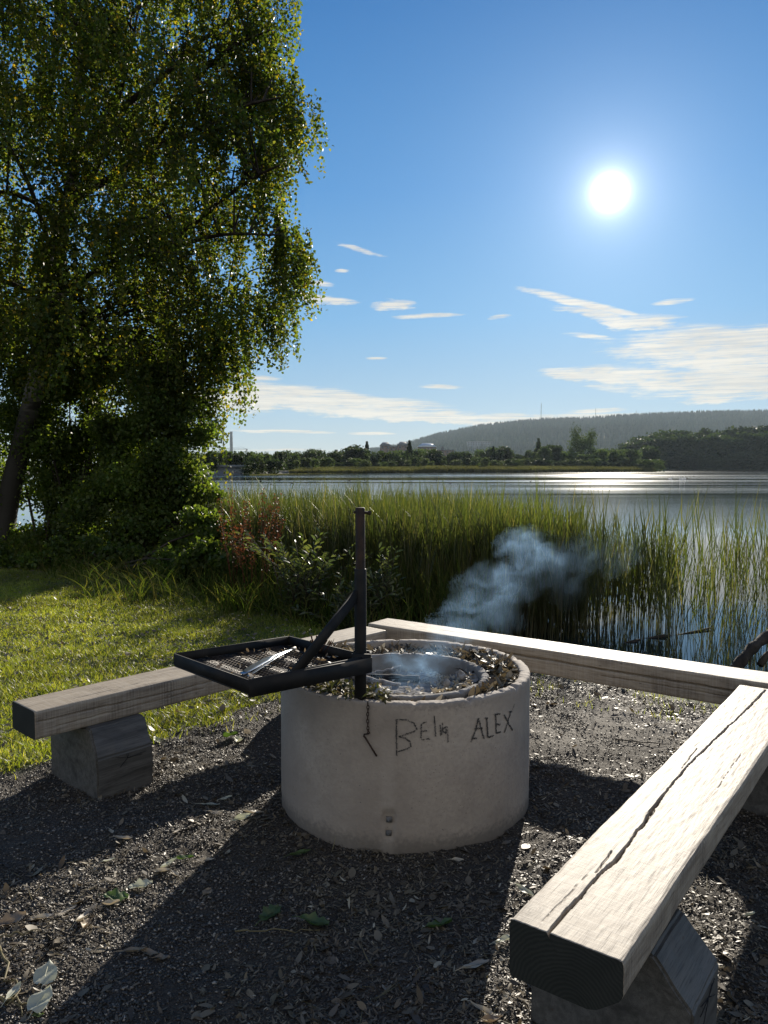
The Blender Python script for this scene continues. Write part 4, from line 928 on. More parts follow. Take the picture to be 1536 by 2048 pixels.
# ------------------------------------------------------------------ birch
BY = 14.2
def at_b(px, py, dyy=0): return at(px, py, BY + dyy)
birch = empty('birch_tree', tuple(at_b(0, 1105))); b0 = birch.location.copy(); tag(birch, 'tall weeping birch with drooping leafy twigs at the lake edge', 'tree')
loc = lambda v: Vector(v) - b0
tpx = [(-2, 1120), (8, 1050), (20, 985), (45, 880), (70, 775), (92, 660), (112, 540), (128, 440), (148, 340), (152, 230), (165, 80), (178, -80), (190, -260), (200, -420)]
tp = [at_b(*q, dyy=.15 * math.sin(i_)) for i_, q in enumerate(tpx)]
mb = MB(); rads = np.interp(range(len(tp)), [0, 1, 3, 6, 9, 13], [.26, .21, .17, .14, .09, .02])
def spline(P, n=5):
    out_ = []
    for i_ in range(len(P) - 1):
        a, b, c_, d = P[max(i_ - 1, 0)], P[i_], P[i_ + 1], P[min(i_ + 2, len(P) - 1)]
        for k in range(n):
            t = k / n; out_.append(.5 * ((2 * b) + (c_ - a) * t + (2 * a - 5 * b + 4 * c_ - d) * t * t + (3 * b - a - 3 * c_ + d) * t ** 3))
    out_.append(P[-1]); return out_
tps = spline(tp); trs = np.interp(np.linspace(0, len(tp) - 1, len(tps)), range(len(tp)), rads)
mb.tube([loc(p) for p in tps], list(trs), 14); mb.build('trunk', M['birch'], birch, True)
# second leader and limbs
limbs = [[(128, 440), (165, 385), (195, 330), (230, 220), (262, 100), (285, -40)], [(150, 390), (215, 360), (300, 300), (390, 265), (480, 215), (560, 195)], [(112, 540), (80, 430), (40, 330), (-20, 240), (-110, 180)],
         [(105, 600), (200, 540), (330, 500), (440, 470), (540, 470)], [(125, 450), (60, 400), (-40, 380), (-160, 400)], [(148, 330), (230, 230), (340, 140), (430, 60), (520, 10)], [(92, 660), (170, 640), (270, 620), (380, 600), (450, 610)],
         [(160, 120), (250, 40), (350, -50), (470, -120)], [(165, 60), (90, -20), (0, -80), (-120, -120)], [(100, 620), (30, 570), (-60, 560), (-200, 600)], [(178, -80), (260, -180), (340, -280)], [(178, -80), (110, -200), (60, -310)],
         [(300, 300), (350, 220), (440, 110), (540, 60)], [(330, 500), (420, 420), (500, 360), (560, 330)]]
limb3 = []; mb = MB(); rl = random.Random(4)
for li, L in enumerate(limbs):
    dy_ = rl.uniform(-1.6, 1.6); P = [at_b(x, y, dy_ * k / (len(L) - 1)) for k, (x, y) in enumerate(L)]; S = spline(P, 4); limb3.append(S)
    r0_ = .075 if li in (0, 1, 3, 5) else .055; mb.tube([loc(p) for p in S], list(np.linspace(r0_, .014, len(S))), 8)
allp = np.array([tuple(p) for S in limb3 for p in S] + [tuple(p) for p in tps[25:]])
xr = lambda y: np.interp(y, [-420, -200, 0, 60, 100, 150, 185, 215, 260, 300, 340, 400, 450, 480, 560, 600, 640, 700, 760, 800, 850, 900], [330, 480, 560, 575, 565, 548, 598, 632, 636, 600, 582, 568, 592, 618, 618, 585, 550, 515, 470, 435, 420, 410])
ybot = lambda x: np.interp(x, [-500, 0, 60, 130, 220, 300, 400, 450, 500, 550, 600, 640], [760, 700, 620, 700, 780, 840, 860, 760, 670, 590, 530, 240])
cl_pts = []; tries = 0
while len(cl_pts) < 400 and tries < 60000:
    tries += 1; y_ = rl.uniform(-430, 800); x_ = rl.uniform(-420, 640); edge_ = float(xr(y_ + 30))
    if x_ > edge_ - 50 or y_ > float(ybot(x_)) - 60: continue
    dep = min(2.3, .5 + (edge_ - x_) / 110 * .9); dy_ = rl.uniform(-dep, dep)
    if float(fbm(np.array(x_ / 70.0), np.array(y_ / 95.0), 1.0, 5, 3)) < .40: continue
    P = at_b(x_, y_, dy_)
    if any((P - q).length < .42 for q in cl_pts): continue
    cl_pts.append(P)
nbulk = len(cl_pts)
for x_, y_ in ((565, 205), (600, 215), (618, 240), (590, 255), (560, 240), (575, 180), (585, 470), (600, 500), (580, 520), (602, 545), (565, 560), (545, 600), (535, 630), (500, 665), (470, 690), (450, 725), (425, 765), (405, 800), (380, 760), (430, 660),
               (565, 60), (555, 95), (560, 20), (540, 130), (535, 160), (560, 310), (550, 350), (545, 395), (555, 430), (520, 330), (350, 720), (300, 720), (330, 660), (390, 700), (400, 840), (60, 640), (20, 650), (120, 660), (180, 690), (240, 700)):
    for dy_ in (rl.uniform(-.6, .6),): cl_pts.append(at_b(x_ - 14 + rl.uniform(-8, 8), y_ + rl.uniform(-8, 8) - 14, dy_))
for x_, y_ in ((70, 640), (90, 580), (110, 520), (125, 450), (140, 400), (150, 330), (60, 700), (95, 660), (200, 60), (260, 30), (180, 110), (240, 90)): cl_pts.append(at_b(x_, y_ - 20, rl.uniform(-1.5, -.7)))
strand_leaf = []; tws = MB()
for ci, P in enumerate(cl_pts):
    d = np.linalg.norm(allp - np.array(tuple(P)) - np.array([0, 0, -.35]), axis=1) + np.maximum(0, allp[:, 2] - P.z + .1) * 2; j = int(np.argmin(d)); A_ = Vector(allp[j])
    m_ = A_.lerp(P, .55) + Vector((0, 0, .12 + .1 * (P - A_).length)); S = spline([A_, m_, P + Vector((0, 0, .1))], 3)
    mb.tube([loc(p) for p in S], list(np.linspace(.022, .008, len(S))), 5, False)
    ns = rl.randint(12, 17); big_r = rl.uniform(.38, .62) if ci < nbulk else rl.uniform(.24, .36)
    for s in range(ns):
        o_ = Vector((rl.gauss(0, big_r * .55), rl.gauss(0, big_r * .5), rl.uniform(-.25, .30))); start = P + o_; Ls = rl.uniform(.35, 1.0) * (1.25 if P.z < 6 else 1.0)
        dirh = Vector((o_.x, o_.y, 0)); dirh = dirh.normalized() * rl.uniform(.05, .30) if dirh.length > 1e-3 else dirh
        nL = int(Ls * 60); t = np.linspace(0, 1, nL); c_ = np.array(tuple(start))[None] + np.array(tuple(dirh))[None] * (np.sqrt(t)[:, None]) + np.array([0, 0, -1])[None] * (Ls * t ** 1.25)[:, None]
        c_ += rng.normal(0, .045, c_.shape); strand_leaf.append(c_)
        if s % 3 == 0: tws.tube([loc(P), loc(start + dirh * .5 + Vector((0, 0, -.1 * Ls))), loc(start + dirh + Vector((0, 0, -Ls)))], [.005, .004, .002], 4, False)
mb.build('limb', M['bark'], birch, True); tws.build('twig', M['bark'], birch)
LP_ = np.concatenate(strand_leaf); V, Q = leafquads(LP_ - np.array(tuple(b0)), .056 + .024 * rng.random(len(LP_)), .8, .5)
npmesh('crown', V, Q, M['birch_leaf'], birch); print('birch leaves', len(LP_))

# ------------------------------------------------------------------ thicket under the birch
def bush(name, blobs, base_px, label, catn, nleaf, leaf, mat, seed, stems=9, trunk_r=.03):
    """blobs: (px, py, Y, radius m)"""
    rs_ = random.Random(seed); bx, by, bY = base_px; b = at(bx, by, bY); b.z = float(terrain_z(np.array(b.x), np.array(b.y)))
    t = empty(name, tuple(b)); tag(t, label, catn); B3 = [(at(px, py, Y), r_) for px, py, Y, r_ in blobs]; vol = sum(r_ ** 2.2 for _, r_ in B3); P = []; mb = MB()
    for c_, r_ in B3:
        nsub = max(4, int(16 * r_)); n_ = int(nleaf * r_ ** 2.2 / vol)
        S_ = [c_ + Vector((rs_.gauss(0, 1), rs_.gauss(0, 1), rs_.gauss(0, 1))).normalized() * r_ * rs_.uniform(.25, .95) for _ in range(nsub)]
        for s in S_:
            k_ = n_ // nsub; q = rng.normal(0, r_ * .23, (k_, 3)); q[:, 2] *= .7; P.append(q + np.array(tuple(s)))
            base_ = b + Vector((rs_.uniform(-.6, .6), rs_.uniform(-.3, .3), 0)); mb.tube([base_ - b, base_.lerp(s, .5) + Vector((rs_.gauss(0, .1), 0, .1)) - b, s - b], [trunk_r, trunk_r * .6, .006], 5, False) if rs_.random() < stems / 20 else None
    P = np.concatenate(P); P = P[P[:, 2] > terrain_z(P[:, 0], P[:, 1]) + .02]
    V, Q = leafquads(P - np.array(tuple(b)), leaf * (.7 + .6 * rng.random(len(P))), .72, .3); npmesh('stem', np.concatenate(mb.v), [np.array(f) for f in mb.f.values()], M['bark'], t); npmesh('foliage', V, Q, M[mat], t)
bush('alder_shrub', [(330, 760, 13.6, .55), (300, 830, 13.4, .7), (370, 860, 13.4, .5), (350, 950, 13.2, .7), (385, 1000, 13.2, .45), (290, 940, 13.5, .8), (300, 1060, 13.2, .8), (372, 1080, 12.8, .5), (230, 1000, 13.4, .8), (240, 880, 13.6, .6)], (310, 1150, 13.2),
     'bright green alder shrub at the open edge of the thicket', 'shrub', 62000, .066, 'alder_leaf', 11)
bush('alder_shrub', [(60, 760, 15.0, .8), (180, 700, 15.2, .8), (280, 690, 15.0, .6), (20, 680, 15.4, .7), (60, 830, 15.0, .7), (160, 790, 15.2, .7), (240, 750, 15.0, .5), (120, 900, 14.6, .9), (200, 880, 14.8, .8), (190, 990, 14.6, .8), (110, 1000, 14.8, .7), (140, 1080, 14.2, .8), (60, 1090, 14.4, .6)], (150, 1150, 14.4),
     'dark dense alder shrub behind the birch trunk', 'shrub', 70000, .066, 'alder_leaf', 12)
bush('alder_shrub', [(-60, 900, 14.6, 1.0), (-150, 980, 14.4, 1.1), (-60, 1060, 14.3, .8), (-220, 850, 14.8, 1.2), (10, 1110, 13.8, .5)], (-80, 1150, 14.4),
     'broad shrub left of the birch trunk at the picture edge', 'shrub', 26000, .075, 'alder_leaf', 13)
bush('bramble', [(250, 1135, 11.6, .42), (180, 1135, 11.8, .38), (330, 1145, 11.2, .42), (400, 1150, 10.6, .42), (110, 1130, 11.9, .38), (30, 1125, 12.0, .38), (-40, 1125, 12.1, .4), (440, 1140, 10.4, .38), (420, 1060, 11.8, .4)], (260, 1180, 11.6),
     'low dark bramble fringe at the foot of the thicket', 'bramble', 30000, .07, 'alder_leaf', 14)

# ------------------------------------------------------------------ driftwood and log in the water
dw = MB(); Wp = [at(1452, 1352, 6.35), at(1478, 1328, 6.4), at(1503, 1298, 6.5), at(1530, 1276, 6.6), at(1580, 1240, 6.8), at(1640, 1215, 7.0)]
drift = empty('driftwood_branch', tuple(Wp[0])); tag(drift, 'thick dark dead branch leaning out over the water behind the back bench', 'branch')
dw.tube([p - Wp[0] for p in spline(Wp, 4)], [.045 + .008 * math.sin(k * 1.7) for k in range(21)], 10); dw.build('limb', M['bark'], drift, True)
dw = MB(); dw.tube([at(1520, 1330, 6.45) - Wp[0], at(1534, 1310, 6.5) - Wp[0], at(1560, 1290, 6.6) - Wp[0]], [.03, .028, .02], 8); dw.tube([Wp[2] - Wp[0], at(1500, 1330, 6.4) - Wp[0]], [.012, .006], 6); dw.build('side_branch', M['bark'], drift, True)
a = on(1185, 1296, WATER); b = at(1420, 1256, a.y + .9)
stick('sunken_log', a + Vector((0, 0, -.03)), b, .028, M['bark'], 'thin dark log rising out of the water among the reeds', 'log', seed=77, wob=.05, taper=.45)

# ------------------------------------------------------------------ far shore
def far_leaf_mat(name, cols): return leaf_mat(name, cols, .35, .6, (1.3, 1.4, .6), .2, (.03, .55))
M['far_a'] = far_leaf_mat('far broadleaf', [(.06, .09, .04), (.08, .115, .05), (.11, .14, .06)]); M['far_b'] = far_leaf_mat('far dark foliage', [(.025, .042, .022), (.035, .052, .026), (.05, .065, .03)])
M['far_c'] = far_leaf_mat('far pale willow', [(.06, .08, .04), (.08, .10, .05), (.10, .12, .06)]); M['hill'] = leaf_mat('hill conifers', [(.018, .036, .03), (.026, .048, .036), (.04, .06, .04)], .08, .9, (1, 1, 1), .0, (.004, .7))
def tree_mesh(kind, n, seed, leaf=.075):
    """unit-high tree: crown clumps of small leaf faces, and a trunk"""
    r_ = np.random.default_rng(seed); P = []
    if kind == 'cone':
        z = .08 + .92 * r_.random(n); rad = (1 - z) * .24 * (.55 + .6 * r_.random(n)) * (1 + .35 * np.sin(z * 60)); a = r_.random(n) * 6.283; P = np.stack([np.cos(a) * rad, np.sin(a) * rad, z], -1)
    else:
        lob = {'round': 13, 'tall': 12, 'wide': 15, 'pine': 10}[kind]; wx = {'round': .36, 'tall': .20, 'wide': .52, 'pine': .26}[kind]; zl = {'round': .32, 'tall': .22, 'wide': .30, 'pine': .5}[kind]
        for k in range(lob):
            zc_ = zl + (.86 - zl) * r_.random(); lim = wx * math.sqrt(max(.1, 1 - ((zc_ - (zl + .3)) / .6) ** 2)); a = r_.random() * 6.283; q = lim * r_.random() ** .5
            c_ = np.array([math.cos(a) * q, math.sin(a) * q, zc_]); s_ = .10 + .06 * r_.random(); P.append(c_ + r_.normal(0, s_ * .62, (n // lob, 3)))
        if kind != 'pine': P.append(np.stack([r_.normal(0, wx * .5, n // 6), r_.normal(0, wx * .5, n // 6), r_.random(n // 6) * .35], -1))
        P = np.concatenate(P); P[:, 2] = np.clip(P[:, 2], .01, 1.0)
    V, Q = leafquads(P, leaf * (.5 + r_.random(len(P))), .8, .0); mb = MB(); mb.tube([(0, 0, -.04), (.01, 0, .3), (0, .01, .8)], [.022, .016, .004], 6)
    tv = np.concatenate(mb.v); tf = [np.array(f) + len(V) for f in mb.f.values()]
    me_o = npmesh('far_tree_mesh', np.vstack([V, tv]), [Q] + tf, None); me = me_o.data; bpy.data.objects.remove(me_o); return me
def far_tree(me, mat, px, Y, ytop, name, label, group, wscale=1.0, ybase=None):
    x_ = (px - 768) / F * Y; zb = float(terrain_z(np.array(x_), np.array(Y))) if ybase is None else at(px, ybase, Y).z; top = at(px, ytop, Y).z; h = max(1.5, top - zb)
    key = me.name + mat.name
    if key not in MC: m2 = me.copy(); m2.materials.clear(); m2.materials.append(mat); MC[key] = m2
    o = link(name, MC[key], None); o.location = (x_, Y, zb); o.scale = (h * wscale, h * wscale, h); o.rotation_euler = (0, 0, rf.uniform(0, 6.28)); return tag(o, label, 'tree', group)
MC = {}; rf = random.Random(12)
TM = {k: [tree_mesh(k, 1500, 100 + 10 * j + i_) for i_ in range(2)] for j, k in enumerate(('round', 'tall', 'wide', 'pine', 'cone'))}
BIGT = tree_mesh('wide', 4200, 555, .035)
def topline(px):   # tree tops of the low belt along the far shore
    return np.interp(px, [380, 440, 470, 520, 560, 600, 640, 680, 710, 740, 800, 850, 900, 950, 1000, 1040, 1100, 1150, 1200, 1260, 1300], [905, 900, 905, 906, 903, 904, 898, 906, 892, 905, 902, 900, 906, 905, 893, 905, 888, 905, 900, 900, 892])
k = 0
for px in np.arange(384, 1300, 5.0):
    Y = float(np.interp((px - 768) / F * 300, FS[:, 0], FS[:, 1])) + rf.uniform(34, 75); kd = rf.choice(['round', 'round', 'tall', 'wide', 'round', 'wide', 'tall', 'cone']); mt = rf.choice(['far_a', 'far_b', 'far_a'])
    lab = {'round': 'rounded dark green tree in the belt along the far shore', 'tall': 'slim upright tree in the belt along the far shore', 'wide': 'broad spreading tree in the belt along the far shore', 'cone': 'pointed spruce in the belt along the far shore'}[kd]
    far_tree(rf.choice(TM[kd]), M[mt], px + rf.uniform(-5, 5), Y, float(topline(px)) + rf.uniform(-3, 9), 'shore_tree', lab, 'trees in the belt along the far shore, ' + kd, {'round': .85, 'tall': .8, 'wide': .8, 'cone': 1.1}[kd])
for px in np.arange(500, 1320, 15.0):       # lower willows and shrubs in front
    Y = float(np.interp((px - 768) / F * 290, FS[:, 0], FS[:, 1])) + rf.uniform(16, 30)
    far_tree(rf.choice(TM['wide'] + TM['round']), M[rf.choice(['far_a', 'far_c', 'far_b'])], px + rf.uniform(-6, 6), Y, rf.uniform(914, 926), 'shore_shrub', 'low rounded shrub before the tree belt on the far shore', 'low shrubs before the far tree belt', rf.uniform(.9, 1.3))
for px in np.arange(1235, 1700, 10.0):      # tall dark wood at the right
    for row in range(2):
        top = float(np.interp(px, [1230, 1260, 1290, 1330, 1400, 1450, 1500, 1560, 1700], [896, 878, 868, 862, 860, 858, 855, 848, 842]))
        Y = 470 + 26 * row + rf.uniform(-8, 8); kd = rf.choice(['pine', 'round', 'pine', 'tall'])
        lab = 'tall pine in the dark wood on the far right shore' if kd == 'pine' else 'tall broadleaf tree in the dark wood on the far right shore'
        far_tree(rf.choice(TM[kd]), M['far_b'], px + rf.uniform(-6, 6), Y, top + rf.uniform(-2, 8) + (10 if row == 0 else 0), 'wood_tree', lab, 'tall trees of the dark wood, ' + ('pine' if kd == 'pine' else 'broadleaf'), 1.0)
for px in np.arange(1225, 1700, 13.0):
    far_tree(rf.choice(TM['round'] + TM['wide']), M['far_b'], px + rf.uniform(-6, 6), 452 + rf.uniform(-3, 6), rf.uniform(900, 915), 'wood_edge_tree', 'low dark tree at the water edge of the right wood', 'low trees at the edge of the dark wood', 1.3)
far_tree(BIGT, M['far_a'], 1161, 372, 845, 'lone_tree', 'large lone tree rising above the far tree belt', None, .64)
far_tree(TM['cone'][0], M['far_b'], 734, 300, 884, 'spruce_tree', 'narrow spruce beside the brick apartment block', None, 1.0); far_tree(TM['cone'][1], M['far_b'], 819, 300, 882, 'spruce_tree', 'narrow spruce right of the stepped apartment block', None, 1.0)
far_tree(TM['round'][0], M['far_b'], 711, 290, 890, 'broad_tree', 'dense dark tree standing tallest below the apartment roofs', None, .9)
far_tree(TM['cone'][0], M['far_a'], 1076, 360, 878, 'spruce_tree', 'narrow spruce left of the large lone tree', None, 1.0)
for px, yt, wd in ((735, 920, 1.2), (1240, 893, 1.0)):
    pass
# reeds / pale meadow strip in front of the belt
n = 44000; px = 500 + 810 * rng.random(n); Y = np.interp((px - 768) / F * 290, FS[:, 0], FS[:, 1]) + 1 + 14 * rng.random(n); x = (px - 768) / F * Y
z = terrain_z(x, Y); hd = rng.random(n) * 6.28
V, Q = ribbons(np.stack([x, Y, z], -1), np.tile([0, 0, 1.], (n, 1)), np.stack([np.cos(hd), np.sin(hd), 0 * hd], -1), np.stack([np.cos(hd), np.sin(hd), 0 * hd], -1), (.9 + .9 * rng.random(n)) * np.where(px < 840, .8, 1), .22, .15, 2, lambda q: 1 - .6 * q)
m_ = leaf_mat('far reed belt', [(.08, .085, .04), (.11, .105, .055), (.07, .08, .035)], .4, .6, (1.3, 1.3, .7), .2, (.08, .7)); tag(npmesh('far_reed_belt', V, Q, m_), 'pale yellow reed belt along the far shore', 'reeds', kind='stuff')
# hill
def ridge(az_px): return np.interp(az_px, [-2500, 300, 600, 760, 815, 870, 950, 1000, 1080, 1180, 1280, 1400, 1536, 1800, 2600, 5000], [930, 925, 915, 908, 897, 881, 864, 858, 851, 848, 841, 837, 835, 832, 850, 905])
hpx = np.linspace(-1800, 4200, 260); hy = np.linspace(900, 2600, 60); HX, HT = np.meshgrid(hpx, hy)
def hill_z(px, Y):
    top = 1.55 + 2100 * (935 - ridge(px)) / F; f = sstep(950, 2100, Y); und = 1 + .25 * (fbm(px, Y, .004, 5) - .47) * sstep(2100, 1500, Y)
    return 0.5 + (top) * (f * .92 + .08 * sstep(900, 1500, Y)) * und - (Y > 2100) * (Y - 2100) * .08
HX3 = (HX - 768) / F * HT; HZ = hill_z(HX, HT); ny, nx = HX.shape; i = (np.arange(ny - 1)[:, None] * nx + np.arange(nx - 1)[None])
m_ = simple('hill ground', (.03, .045, .02), (.06, .07, .03), .01, .9, .1, bstr=0, which='Object')
tag(npmesh('hill', np.stack([HX3, HT, HZ], -1).reshape(-1, 3), np.stack([i, i + 1, i + nx + 1, i + nx], -1).reshape(-1, 4), m_, smooth=True), 'long wooded hill beyond the lake', kind='structure')
n = 16000; Yh = 1000 + 1130 * rng.random(n) ** .7; px = 740 + 1100 * rng.random(n); x = (px - 768) / F * Yh; z = hill_z(px, Yh)
k = rng.random(n) < .35 + 1.2 * fbm(px, Yh, .02, 9); x, Yh, z = x[k], Yh[k], z[k]; n = len(x); h = 9 + 9 * rng.random(n)
ang = np.linspace(0, 2 * np.pi, 6, endpoint=False)
lay = []
for s0, s1, rr_ in ((0.0, .62, .27), (.32, 1.0, .19)):
    ring_ = np.stack([np.cos(ang), np.sin(ang), ang * 0], -1)[None] * (rr_ * (.7 + .5 * rng.random((n, 6))))[..., None] * h[:, None, None]
    V = np.concatenate([ring_ + np.stack([x, Yh, z + h * s0], -1)[:, None], (np.stack([x, Yh, z + h * s1], -1))[:, None]], 1).reshape(-1, 3)
    T = np.array([(a, (a + 1) % 6, 6) for a in range(6)]); lay.append((V, (np.arange(n)[:, None, None] * 7 + T[None]).reshape(-1, 3)))
V, T = cat(lay); tag(npmesh('hillside_forest', V, T, M['hill']), 'distant conifer forest covering the hill', 'forest', kind='stuff')
# masts, chimney, crane
def mast(px, ytop, ybase, Y, label, r_=.8, mat=None):
    b = at(px, ybase, Y); tpt = at(px, ytop, Y); t = empty('radio_mast', tuple(b)); tag(t, label, 'mast', None); h = tpt.z - b.z; mb = MB()
    for a in (0, 2.094, 4.188):
        mb.bar((math.cos(a) * r_, math.sin(a) * r_, -5), (math.cos(a) * r_ * .3, math.sin(a) * r_ * .3, h * .93), .35, .35)
    for k in range(24):
        z0_ = h * .93 * k / 24; z1 = h * .93 * (k + 1) / 24; q = r_ * (1 - .7 * k / 24); mb.bar((q, 0, z0_), (-q * .5, q * .86, z1), .15, .15)
    mb.build('lattice', mat or M['steel'], t); mb = MB(); mb.tube([(0, 0, h * .9), (0, 0, h)], [.3, .12], 6); mb.build('antenna', mat or M['steel'], t)
mast(1082, 804, 850, 2080, 'tallest radio mast standing on the hill ridge', 1.6); mast(1191, 815, 848, 2080, 'faint thin radio mast right of the tallest mast', .7); mast(1272, 820, 842, 2080, 'faintest radio mast farthest right on the ridge', .6)
b = at(463, 915, 1500); chm = empty('factory_chimney', tuple(b)); tag(chm, 'tall plain grey chimney beyond the far shore', 'chimney'); H_ = at(463, 863, 1500).z - b.z
mb = MB(); mb.tube([(0, 0, 0), (0, 0, H_ * .5), (0, 0, H_ - 1.5)], [3.0, 2.8, 2.6], 16); mb.build('shaft', simple('chimney concrete', (.03, .03, .032), (.05, .05, .05), .3, .8, .2), chm, True)
mb = MB(); mb.tube([(0, 0, H_ - 1.5), (0, 0, H_)], [2.9, 2.9], 16); mb.build('rim', M['concrete'], chm, True)
b = at(483, 915, 1500); cr = empty('tower_crane', tuple(b)); tag(cr, 'faint tower crane right of the tall chimney', 'crane'); Hc = at(483, 895, 1500).z - b.z
mb = MB(); mb.bar((0, 0, 0), (0, 0, Hc), 1.0, 1.0); mb.build('tower', M['steel'], cr); mb = MB(); mb.bar((-45, 0, Hc - 3), (12, 0, Hc - 3), .6, .8); mb.bar((-44, 0, Hc - 3), (0, 0, Hc + 1), .25, .25); mb.bar((11, 0, Hc - 3), (0, 0, Hc + 1), .25, .25); mb.build('jib', M['steel'], cr)
mb = MB(); mb.box((9, -1, -0 + Hc - 6), (12, 1, Hc - 3.5)); mb.build('counterweight', M['concrete'], cr)
# buildings
M['brick'] = simple('brown brick', (.10, .06, .045), (.15, .09, .07), .4, .8, .2); M['roofdark'] = simple('dark roofing', (.05, .05, .055), (.09, .09, .09), .5, .5, .5)
M['roofmetal'] = simple('pale metal roofing', (.40, .42, .44), (.5, .52, .54), .5, .3, .6, .5); M['white'] = simple('white render', (.55, .55, .54), (.65, .65, .63), .3, .7, .3); M['glass'] = simple('window glass', (.02, .025, .03), (.05, .06, .07), 1, .1, .8)
M['shed'] = simple('pale panel wall', (.12, .14, .15), (.17, .19, .2), .5, .8, .1)
def block(px0, px1, ytop, ybase, Y, label, wall, roof, floors=3, gable=True, dep=12, name='apartment_building', rh=3.5):
    a = at(px0, ybase, Y); b = at(px1, ybase, Y); W_ = b.x - a.x; H_ = at(px0, ytop, Y).z - a.z; t = empty(name, tuple(a)); tag(t, label, 'building')
    mb = MB(); mb.box((0, 0, -6), (W_, dep, H_ - rh)); mb.build('wall', wall, t); mb = MB()
    if gable: mb.add([(-.6,-.8,H_-rh),(W_+.6,-.8,H_-rh),(W_+.6,dep+.8,H_-rh),(-.6,dep+.8,H_-rh),(W_*.25,dep/2,H_),(W_*.75,dep/2,H_)], [(0,1,5,4),(2,3,4,5),(1,2,5),(3,0,4),(0,3,2,1)])
    else: mb.box((-.4, -.5, H_ - rh), (W_ + .4, dep + .5, H_ - rh + .7)); mb.box((W_ * .3, dep * .3, H_ - rh + .7), (W_ * .45, dep * .6, H_))
    mb.build('roof', roof, t); nwin = max(2, int(W_ / 4))
    for f in range(floors):
        z_ = H_ - rh - 2.4 - f * 3
        if z_ < -1: break
        for k in range(nwin):
            x_ = W_ * (k + .5) / nwin; mb = MB(); mb.box((x_ - .8, -.06, z_), (x_ + .8, .05, z_ + 1.5)); mb.build('window', M['glass'], t)
block(655, 700, 899, 918, 700, 'long low brick apartment block left of the stepped blocks', M['brick'], M['roofdark'], 2, False)
block(696, 706, 893, 918, 690, 'small gabled brick stair tower between the apartment blocks', M['brick'], M['roofdark'], 2)
block(760, 781, 884, 918, 700, 'tall left brick block with a hipped roof', M['brick'], M['roofdark'], 3); block(781, 795, 891, 918, 702, 'low brick link between the two tall hipped blocks', M['brick'], M['roofdark'], 2, False, rh=1.5)
block(795, 816, 883, 918, 700, 'tall right brick block with a hipped roof', M['brick'], M['roofdark'], 3); block(836, 872, 886, 918, 690, 'apartment block with a bright metal roof', M['brick'], M['roofmetal'], 3)
block(872, 908, 893, 918, 700, 'low brick block right of the bright metal roof', M['brick'], M['roofdark'], 2, False); block(935, 985, 882, 892, 1300, 'pale flat office building low on the hillside', M['shed'], M['shed'], 2, False, rh=1.2)
block(418, 486, 932, 941, 205, 'long low pale blue grey shed at the far left shore', M['shed'], M['shed'], 0, False, 6, 'long_shed', .4)
block(1214, 1228, 866, 876, 1500, 'small white gabled house on the hillside', M['white'], M['roofmetal'], 1, True, 9, 'hillside_house')
# ducks and swans
def bird(px, py, white, label, group, k):
    q = on(px, py, WATER); s = .30 if not white else .6; t = bpy.data.objects.new('swan' if white else 'duck', bird_me[white]); C.objects.link(t); t.location = q; t.scale = (s * 2.2,) * 3; t.rotation_euler = (0, 0, k * 1.3); tag(t, label, 'bird', group)
bird_me = {}
for wh in (0, 1):
    mb = MB(); mb.tube([(-.26, 0, .10), (-.16, 0, .05), (0, 0, .05), (.14, 0, .05), (.20, 0, .06)], [.01, .07, .10, .07, .02], 10)
    hn = .30 if wh else .17; mb.tube([(.15, 0, .07), (.20, 0, .07 + hn * .5), (.17, 0, .06 + hn), (.21, 0, .07 + hn), (.28, 0, .055 + hn)], [.035, .022, .024, .034, .008], 8)
    o = mb.build('bird', simple('white plumage' if wh else 'dark plumage', *(((.7, .7, .68), (.8, .8, .78)) if wh else ((.02, .018, .015), (.06, .05, .04))), 5, .7, .2), None, True); bird_me[wh] = o.data; bpy.data.objects.remove(o)
ducks = [(521, 963), (542, 969), (559, 962), (584, 967), (630, 965), (654, 959), (664, 964), (699, 962), (730, 960), (753, 959), (777, 967), (779, 959), (805, 965), (873, 962), (901, 967), (896, 960), (1061, 964), (1374, 957), (1381, 954), (1388, 953)]
for k, (px, py) in enumerate(ducks): bird(px, py, 0, 'small dark duck floating far out on the lake', 'dark ducks floating on the lake', k)
for k, (px, py) in enumerate([(1341, 959), (1360, 960), (1366, 960), (1370, 959)]): bird(px, py, 1, 'white swan on the lake before the dark right wood', 'white swans floating on the lake', k)

# ------------------------------------------------------------------ haze over the far shore
m, nt, out = new_mat('lake haze'); vs = nt.nodes.new('ShaderNodeVolumePrincipled'); vs.inputs['Color'].default_value = (.74, .88, .97, 1); vs.inputs['Density'].default_value = .00013; vs.inputs['Anisotropy'].default_value = .1
nt.links.new(vs.outputs[0], out.inputs['Volume']); mb = MB(); mb.box((-6000, 150, -2), (6000, 2300, 165)); o = mb.build('haze', m); tag(o, 'thin blue haze hanging over the far shore and hill', 'haze', kind='stuff')

